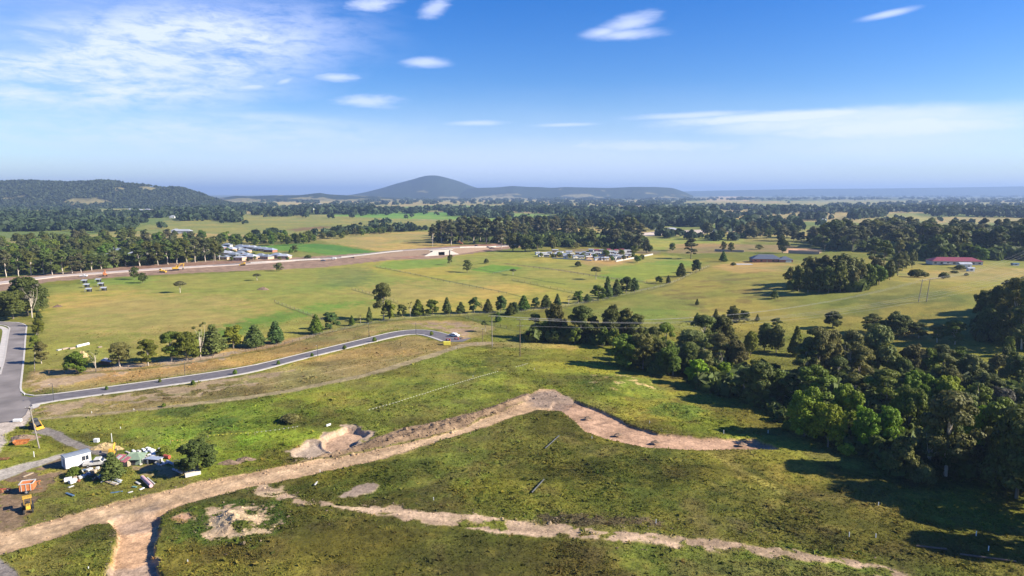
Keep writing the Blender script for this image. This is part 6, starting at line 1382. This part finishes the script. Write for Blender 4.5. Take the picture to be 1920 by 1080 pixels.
# ------------------------------------------------------------------ rough grass and understorey
def build_tufts():
    n = 620000
    r = 88+rng.random(n)**.85*250; a = np.radians(rng.uniform(-41, 41, n)); x = r*np.sin(a); y = r*np.cos(a)
    keep = rng.random(n) < np.clip(1.2-r/300, .08, 1)*np.clip(.25+1.3*fbm(x/5, y/5, 3, 13), 0, 1); x, y = x[keep], y[keep]
    cl, col, z = ground_eval(x, y)
    ok = (cl == 0) & (sdf(x, y, ROADBED, 4) > 1); x, y, z, col = x[ok], y[ok], z[ok], col[ok]; n = len(x); r = np.hypot(x, y)
    k = 3
    h = (rng.uniform(.06, .18, n)*(.6+fbm(x/9, y/9, 2, 55)))[:, None]; s = h*rng.uniform(.6, 1.2, (n, 1))
    big = (rng.random(n) < .03)[:, None]; h = np.where(big, h*2.7, h); s = np.where(big, s*2.2, s)
    th = rng.uniform(0, 6.283, (n, k)); ox = rng.normal(size=(n, k))*.16; oy = rng.normal(size=(n, k))*.16
    cx = x[:, None]+ox; cy = y[:, None]+oy; dx = np.cos(th)*s; dy = np.sin(th)*s; lx = rng.normal(size=(n, k))*h*.9; ly = rng.normal(size=(n, k))*h*.9
    zz = np.repeat(z[:, None]-.03, k, 1)
    v = np.stack([np.stack([cx-dx, cy-dy, zz], -1), np.stack([cx+dx, cy+dy, zz], -1), np.stack([cx+lx, cy+ly, zz+h*rng.uniform(.7, 1.2, (n, k))], -1)], 2).reshape(-1, 3)
    t = rng.choice([.92, 1.08, 1.25, 1.45], n, p=[.22, .36, .30, .12])[:, None]*np.array([1., 1., 1.])+rng.normal(size=(n, 3))*np.array([.10, .05, .04])
    c = np.repeat(np.clip(col*t*1.08, .004, .7), 3*k, 0)
    m, nt, b = new_mat('grass blades'); at = N(nt, 'ShaderNodeAttribute', attribute_name='cover'); nt.links.new(at.outputs['Color'], b.inputs['Base Color'])
    b.inputs['Roughness'].default_value = .8; b.inputs['Specular IOR Level'].default_value = .1
    tr = N(nt, 'ShaderNodeBsdfTranslucent'); nt.links.new(at.outputs['Color'], tr.inputs['Color']); mx = N(nt, 'ShaderNodeMixShader'); mx.inputs[0].default_value = .35
    nt.links.new(b.outputs[0], mx.inputs[1]); nt.links.new(tr.outputs[0], mx.inputs[2]); nt.links.new(mx.outputs[0], nt.nodes['Material Output'].inputs['Surface'])
    o = link('rough_grass', np_mesh('rough_grass', v, np.arange(len(v)).reshape(-1, 3), False, {'cover': c}), m); tag(o, kind='stuff')
    print('TUFTS', n)

def build_undergrowth():
    sp = []
    def fill(poly, n, h, w):
        W = polyW(poly); xs = [p[0] for p in poly]; ys = [p[1] for p in poly]; c = 0
        while c < n:
            px, py = random.uniform(min(xs), max(xs)), random.uniform(min(ys), max(ys)); p = G(px, py)
            if sdf(np.array([p.x]), np.array([p.y]), W, 1)[0] > 0: continue
            k = random.uniform(.5, 1.3); sp.append((p.x, p.y, p.z-.2, h*k, w*k*random.uniform(.8, 1.3))); c += 1
    fill([(1170,690),(1290,722),(1400,756),(1490,800),(1600,850),(1690,890),(1800,890),(1960,930),(1960,740),(1700,712),(1540,715),(1380,695),(1250,670),(1180,660)], 420, 3.6, 4.4)
    fill([(1000,640),(1100,645),(1180,650),(1190,636),(1010,628)], 60, 4, 4.5)
    fill([(-60,520),(0,514),(130,510),(300,494),(410,486),(410,460),(200,450),(-60,470)], 420, 5, 7)
    fill([(812,455),(930,456),(1000,462),(1200,468),(1210,448),(1000,434),(830,442)], 300, 7, 8)
    fill([(1530,468),(1650,473),(1760,489),(1960,489),(1960,455),(1560,448)], 420, 9, 9)
    fill([(1478,540),(1540,551),(1620,544),(1690,510),(1680,500),(1600,525),(1500,530)], 80, 4.5, 5.5)
    fill([(1840,640),(1960,660),(1960,560),(1850,570)], 90, 4.5, 5.5)
    o = far_trees('undergrowth', sp, 90)
    o.material_slots[0].link = 'OBJECT'; o.material_slots[0].material = L_DARK

def build_rubble():
    """loose stones and clods along the graded edges"""
    V = []; Fc = []; n = 0
    edges = [([(0,997),(112,971),(200,947),(300,923),(375,903),(480,885),(560,868)], 520, .9, .16), ([(560,866),(650,848),(755,822),(830,800),(900,780),(958,756)], 900, 2.4, .26), ([(75,1018),(175,984),(222,984),(212,1030),(208,1080)], 200, .6, .15), ([(300,972),(375,938),(480,911),(560,896),(720,858),(880,811),(960,784)], 420, .6, .15),
             ([(1077,751),(1185,797),(1310,820),(1440,832)], 200, .5, .14), ([(1054,773),(1098,809),(1210,839),(1400,843)], 160, .6, .13), ([(605,944),(830,965),(1110,992),(1435,1026),(1690,1070)], 700, 2.6, .16), ([(1010,976),(1090,970),(1250,985)], 200, 1.2, .17), ([(390,985),(430,965),(500,980),(450,1005)], 320, 3., .22), ([(985,748),(1030,735),(1065,752),(1020,765)], 260, 2., .2), ([(470,908),(520,925),(580,944)], 200, 1.4, .2)]
    base = bmesh.new(); bmesh.ops.create_icosphere(base, subdivisions=1, radius=1); bv = np.array([v.co for v in base.verts]); bf = np.array([[v.index for v in f.verts] for f in base.faces]); base.free()
    X = []; Sz = []
    for pts, k, spread, size in edges:
        q = line_w(pts, 1.); i = rng.integers(0, len(q), k); X.append(q[i]+rng.normal(size=(k, 2))*spread); Sz.append(size*rng.lognormal(-.35, .5, k))
    X = np.concatenate(X); Sz = np.concatenate(Sz); cl, col, z = ground_eval(X[:, 0], X[:, 1])
    sc = Sz[:, None, None]*rng.uniform(.6, 1.3, (len(X), 1, 3))*rng.uniform(.75, 1.25, (len(X), len(bv), 1))*.6
    v = bv[None]*sc*np.array([1.2, 1.2, .8]); v = v+np.c_[X, z+Sz*.12][:, None]
    f = bf[None]+(np.arange(len(X))*len(bv))[:, None, None]
    c = np.where((cl == 0)[:, None], np.array((.15, .115, .075)), col)*rng.uniform(.65, 1.25, (len(X), 1)); c = np.repeat(c, len(bv), 0)
    o = link('rubble', np_mesh('rubble', v.reshape(-1, 3), f.reshape(-1, 3), False, {'cover': c}), bpy.data.objects['dirt_road'].data.materials[0]); tag(o, kind='stuff')
# ------------------------------------------------------------------ assemble
build_world(); build_light(); build_haze(); build_camera(); render_settings()
ROADBED = polyW(P_ASPH, 14)
build_ground(); build_far(); build_roads(); build_buildings(); build_machines(); build_yard(); build_poles()
build_rows(); build_groves(); build_woods(); build_tufts(); build_undergrowth(); build_rubble()
